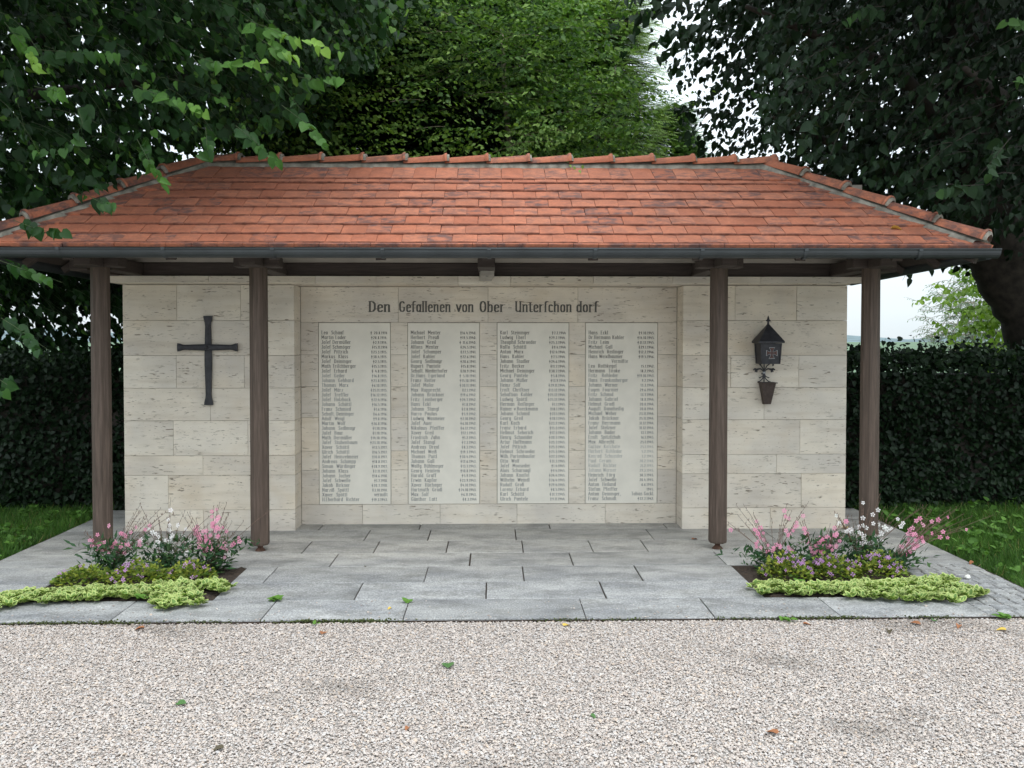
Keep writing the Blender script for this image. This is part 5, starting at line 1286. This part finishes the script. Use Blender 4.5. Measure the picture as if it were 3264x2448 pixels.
# variegated ground cover, leaves with pale margins
def sedum_patch(label, pts, n, seed, name='ground_cover'):
    r0 = random.Random(seed + 5); pts = pts + [(p[0] + r0.uniform(-.16, .16), p[1] + r0.uniform(-.13, .06), r0.uniform(.03, .055)) for p in pts for _ in (0, 1)]
    """pts: list of (x, y, radius)"""
    rr = np.random.default_rng(seed); P = []; A = []; N = []; S = []; T = []
    tot = sum(p[2] ** 2 for p in pts); b = pts[0]
    for (cx_, cy_, r_) in [(p[0], p[1] - .035, p[2]) for p in pts]:
        k = int(n * r_ ** 2 / tot)
        for _ in range(k):
            a = rr.uniform(0, 6.28); q = rr.random() ** .6; rr2 = r_ * 1.15 * (1 + .35 * math.sin(a * 3 + cx_ * 7) + .2 * math.sin(a * 7 + cx_ * 3)); c = np.array((cx_ + math.cos(a) * q * rr2, cy_ + math.sin(a) * q * rr2 * .75, .012 + .022 * (1 - q * q) * rr.uniform(.0, 1)))
            for j in range(4):
                an = rr.uniform(0, 6.28)
                P.append(c); A.append((math.cos(an) + math.cos(a) * q * .6, math.sin(an) + math.sin(a) * q * .6, rr.uniform(.25, 1.1))); N.append((rr.normal(0, .2), -.2, 1)); S.append(rr.uniform(.036, .062)); T.append(0)
    Lf = tuple(np.array(q) for q in (P, A, N, S, T))
    # margin: outer ring in pale, inner in green, slightly lower edge
    o = np.array([(0, 0, 0), (-.22, .2, .04), (-.30, .5, .07), (-.16, .85, .02), (0, 1, -.03), (.16, .85, .02), (.30, .5, .07), (.22, .2, .04)])
    inner = np.array([(0, .06, .004), (-.14, .24, .03), (-.19, .5, .05), (-.1, .78, .02), (0, .88, -.01), (.1, .78, .02), (.19, .5, .05), (.14, .24, .03)])
    tv = np.concatenate([o, inner, inner + np.array([0, 0, .0005])]); nn = 8
    rim = [(i, (i + 1) % nn, nn + (i + 1) % nn) for i in range(nn)] + [(i, nn + (i + 1) % nn, nn + i) for i in range(nn)]
    mid = [(16, 16 + i, 17 + i) for i in range(1, 7)]
    V, F, T = cloud(*Lf[:5], tv, np.array(rim + mid))
    tm = np.tile(np.r_[np.full(16, .9), np.full(8, .1)], len(P)) ; tm = np.clip(tm + np.repeat(rr.uniform(-.1, .1, len(P)), 24), 0, 1)
    g_ = link_mesh(name, np_mesh(name, V, F, M['sedum'], tm), kind='stuff'); g_['label'] = label
sedum_patch('variegated yellow-green ground cover spilling over the front of the left bed',
            [(-2.98, -1.96, .11), (-3.12, -2.03, .09), (-2.82, -1.93, .12), (-2.66, -1.90, .13), (-2.48, -1.88, .14), (-2.32, -1.86, .14), (-2.14, -1.88, .13), (-2.0, -1.92, .11), (-1.98, -2.06, .09), (-1.90, -1.72, .09), (-1.80, -1.74, .06), (-2.05, -1.76, .07), (-1.94, -2.12, .06)], 1050, 21)
sedum_patch('variegated yellow-green ground cover spilling over the front of the right bed',
            [(1.80, -1.82, .09), (1.93, -1.88, .10), (2.08, -1.90, .11), (2.24, -1.88, .12), (2.40, -1.86, .12), (2.56, -1.86, .12), (2.72, -1.84, .12), (2.86, -1.78, .11), (2.98, -1.70, .08), (2.62, -2.02, .07), (2.82, -2.03, .09), (2.96, -2.02, .07), (2.30, -2.02, .06), (2.98, -1.90, .06)], 1020, 22)

# --- weeds in the joints
def weed(label, x, y, s_, n, seed, z=0.0):
    rr = np.random.default_rng(seed); t = thing('weed', label, 'weed', (x, y, z), 'small weeds in the joints and gravel')
    me = np_mesh('leaf', LT_V * np.array([.8, 1, 1]), LT_F, M['grass'], np.full(11, .82))
    for i in range(n):
        a = rr.uniform(0, 6.28); o = bpy.data.objects.new('leaf', me); C.objects.link(o); o.parent = t
        o.matrix_local = frame_at(Vector((rr.normal(0, s_ * .25), rr.normal(0, s_ * .12), .004 + rr.uniform(0, .012))), (math.cos(a), math.sin(a), rr.uniform(.1, .7)), (0, -.2, 1), s_ * rr.uniform(.4, .8))
weed('green weed at the top of the first long front joint, right of the left bed', -1.36, -2.03, .075, 9, 1)
weed('thin green weed in the front joint left of the middle of the paving', -.525, -2.10, .06, 5, 2)
weed('small green weed in the gravel under the front edge by the right bed', 1.72, -2.47, .06, 7, 3, -.01)
weed('leafy weed at the paving edge in the right front corner', 2.99, -2.44, .08, 11, 4, -.01)
weed('green weed sprouting at the rear left corner of the left bed', -2.90, -1.62, .09, 8, 5)
weed('dark green weed amid the ground cover of the left bed front', -2.20, -2.02, .08, 7, 6, .02)
weed('tiny weed in the gravel below the first front joint', -1.02, -2.47, .035, 4, 7, -.01)
weed('round-leaved weed at the left end of the right bed in front of the lilac flowers', 2.02, -1.76, .06, 6, 8, .02)

# --- fallen leaves and small stones
def fallen(label, x, y, s_, mat, seed, z=-.010):
    rr = random.Random(seed); m_ = np_mesh('fallen_leaf', (LC_V if rr.random() < .6 else LT_V) * np.array([1, 1, .8]), LT_F, mat, np.zeros(11))
    o = bpy.data.objects.new('fallen_leaf', m_); C.objects.link(o); a = rr.uniform(0, 6.28)
    o.matrix_local = frame_at(Vector((x, y, z + s_ * .10)), (math.cos(a), math.sin(a), .1), (rr.uniform(-.2, .2), rr.uniform(-.2, .2), 1), s_)
    tag(o, label, 'leaf', 'fallen leaves')
FLV = [('large dark green leaf lying on the gravel left of the middle', -.23, -3.1, .07, 'litter3'), ('green leaf on the gravel right of the middle toward the front', .42, -3.72, .035, 'litter3'),
       ('green leaf among pebbles near the left middle of the gravel', -1.42, -3.55, .045, 'litter3'), ('brown leaf lying by the front edge under the left bed', -1.98, -2.52, .05, 'litter'),
       ('orange leaf on the gravel in front of the middle slab', .40, -2.53, .045, 'litter2'), ('rust-brown leaf by the edge below the first long slab', -.95, -2.60, .045, 'litter'),
       ('reddish leaf far right on the gravel beneath the setts', 2.42, -2.50, .055, 'litter'), ('dark green leaf beside two red ones by the right front edge', 2.55, -2.49, .05, 'litter3'),
       ('red-brown leaf under the weed at the right front edge', 1.78, -2.52, .04, 'litter'), ('orange-red leaf near the lower right of the gravel', 1.17, -3.92, .05, 'litter'),
       ('yellow leaf at the far right edge of the gravel', 2.87, -2.66, .05, 'litter2'), ('dark curled leaf in the lower left of the gravel', -1.08, -4.0, .045, 'litter4'),
       ('brown leaf lying in front of the right bed on the gravel', 2.66, -2.56, .045, 'litter'), ('dark leaf on the gravel in front of the right part', 2.22, -2.64, .05, 'litter4'),
       ('small red leaf low in the middle of the gravel', -.36, -3.82, .03, 'litter')]
for i, (lb, x, y, s_, mt) in enumerate(FLV): fallen(lb, x, y, s_, M[mt], i)
fallen('brown leaf on the paving just left of the right inner post', 1.62, -.42, .05, M['litter'], 31, 0)
fallen('yellow leaf on the paving edge behind the right outer post', 3.02, -.05, .07, M['litter2'], 32, 0)
fallen('small ochre leaf on the front slab left of the middle', -.62, -2.2, .03, M['litter2'], 33, 0)
fallen('brown leaf at the lawn edge right of the paving', 3.50, -1.2, .06, M['litter'], 34, 0)
fallen('tiny dark leaf on the paving in the left rear area', -.92, -1.2, .02, M['litter4'], 35, 0)
fallen('yellow leaf caught on the tiles near the lower right hip', 2.90, -1.13, .07, M['litter2'], 36, 2.43)
m = MB().tube([(3.22, -1.62, 0), (3.22, -1.62, .010), (3.222, -1.62, .022), (3.22, -1.62, .028)], [.012, .021, .017, .006], 7)
tag(m.build('stone', M['whitestone'], origin=(3.22, -1.62, 0)), 'single white stone lying on the setts near the lawn', 'stone')

# ------------------------------------------------------------------ gravel pebbles (geometry nodes)
def pebbles(x0, x1, y0, y1, n, seed):
    rr = np.random.default_rng(seed)
    X = rr.uniform(x0, x1, n); Y = rr.uniform(y0, y1, n)
    # pebbles kick up onto the paving edge a little
    Z = -.018 + rr.random(n) * .007
    k = 420; Y[:k] = -2.405 + rr.random(k) ** 3 * .45; X[:k] = rr.uniform(-3.5, 3.4, k); Z[:k] = .003
    bed = (Y[:k] > -2.02); Y[:k][bed] = -2.3; X = X.copy()
    # patches where leaf mould darkens the stones
    patch = np.clip((np.sin(X * 2.1 + 1.3 * np.sin(Y * 2.7)) * np.sin(Y * 4.3 + X * .9 + 1) + .35 * np.sin(X * 9.1 + Y * 4) * np.sin(Y * 13 + X * 3)) * 1.25 - .80 + .35 * np.clip((Y + 2.75) / .35, 0, 1), 0, 1)
    val = np.clip(1 - patch * rr.uniform(.3, 1.1, n), 0, 1)
    me = bpy.data.meshes.new('pebbles'); me.vertices.add(n); me.vertices.foreach_set('co', np.stack([X, Y, Z], 1).astype(np.float32).ravel())
    s_ = rr.gamma(7, .00055, n).clip(.0020, .0085)
    sc = np.stack([s_ * rr.uniform(.9, 1.35, n), s_ * rr.uniform(.75, 1.1, n), s_ * rr.uniform(.4, .65, n)], 1)
    rot = np.stack([rr.normal(0, .22, n), rr.normal(0, .22, n), rr.uniform(0, 6.28, n)], 1)
    for nm, ar in (('psc', sc), ('prot', rot)):
        a = me.attributes.new(nm, 'FLOAT_VECTOR', 'POINT'); a.data.foreach_set('vector', ar.astype(np.float32).ravel())
    for nm, ar in (('pcol', rr.random(n)), ('pval', val)):
        a = me.attributes.new(nm, 'FLOAT', 'POINT'); a.data.foreach_set('value', ar.astype(np.float32))
    o = link_mesh('gravel', me, kind='stuff'); o['label'] = 'pale loose gravel covering the yard in front of the paving'
    ng = bpy.data.node_groups.new('scatter', 'GeometryNodeTree')
    ng.interface.new_socket('Geometry', in_out='INPUT', socket_type='NodeSocketGeometry'); ng.interface.new_socket('Geometry', in_out='OUTPUT', socket_type='NodeSocketGeometry')
    N_ = ng.nodes; i_ = N_.new('NodeGroupInput'); u_ = N_.new('NodeGroupOutput')
    ico = N_.new('GeometryNodeMeshIcoSphere'); ico.inputs['Radius'].default_value = 1; ico.inputs['Subdivisions'].default_value = 2
    st = N_.new('GeometryNodeSetMaterial'); st.inputs['Material'].default_value = M['pebble']
    ss = N_.new('GeometryNodeSetShadeSmooth')
    inst = N_.new('GeometryNodeInstanceOnPoints')
    a1 = N_.new('GeometryNodeInputNamedAttribute'); a1.data_type = 'FLOAT_VECTOR'; a1.inputs['Name'].default_value = 'psc'
    a2 = N_.new('GeometryNodeInputNamedAttribute'); a2.data_type = 'FLOAT_VECTOR'; a2.inputs['Name'].default_value = 'prot'
    e2r = N_.new('FunctionNodeEulerToRotation')
    lk = ng.links.new
    lk(ico.outputs[0], ss.inputs[0]); lk(ss.outputs[0], st.inputs[0]); lk(st.outputs[0], inst.inputs['Instance']); lk(i_.outputs[0], inst.inputs['Points'])
    lk(a1.outputs['Attribute'], inst.inputs['Scale']); lk(a2.outputs['Attribute'], e2r.inputs[0]); lk(e2r.outputs[0], inst.inputs['Rotation']); lk(inst.outputs[0], u_.inputs[0])
    md = o.modifiers.new('scatter', 'NODES'); md.node_group = ng
pebbles(-3.8, 3.8, -4.65, -2.425, 330000, 8)

# moss and mould along the front edge of the paving
rr = np.random.default_rng(77); n = 2600
cxs = rr.uniform(-3.3, 3.4, 26); X = rr.choice(cxs, n) + rr.normal(0, .09, n)
P = np.stack([X, -2.418 + rr.normal(0, .008, n), -.016 + rr.random(n) * .016], 1)
A = np.stack([rr.normal(0, 1, n), rr.normal(0, .6, n), rr.uniform(.1, 1, n)], 1); N = np.stack([rr.normal(0, .5, n), rr.normal(0, .5, n), np.ones(n)], 1)
V, F, T = cloud(P, A, N, rr.uniform(.006, .014, n), rr.random(n), SL_V * np.array([1.8, 1, 1]), SL_F)
o = link_mesh('moss', np_mesh('moss', V, F, M['moss'], T), kind='stuff'); o['label'] = 'moss and mould along the front edge of the paving'
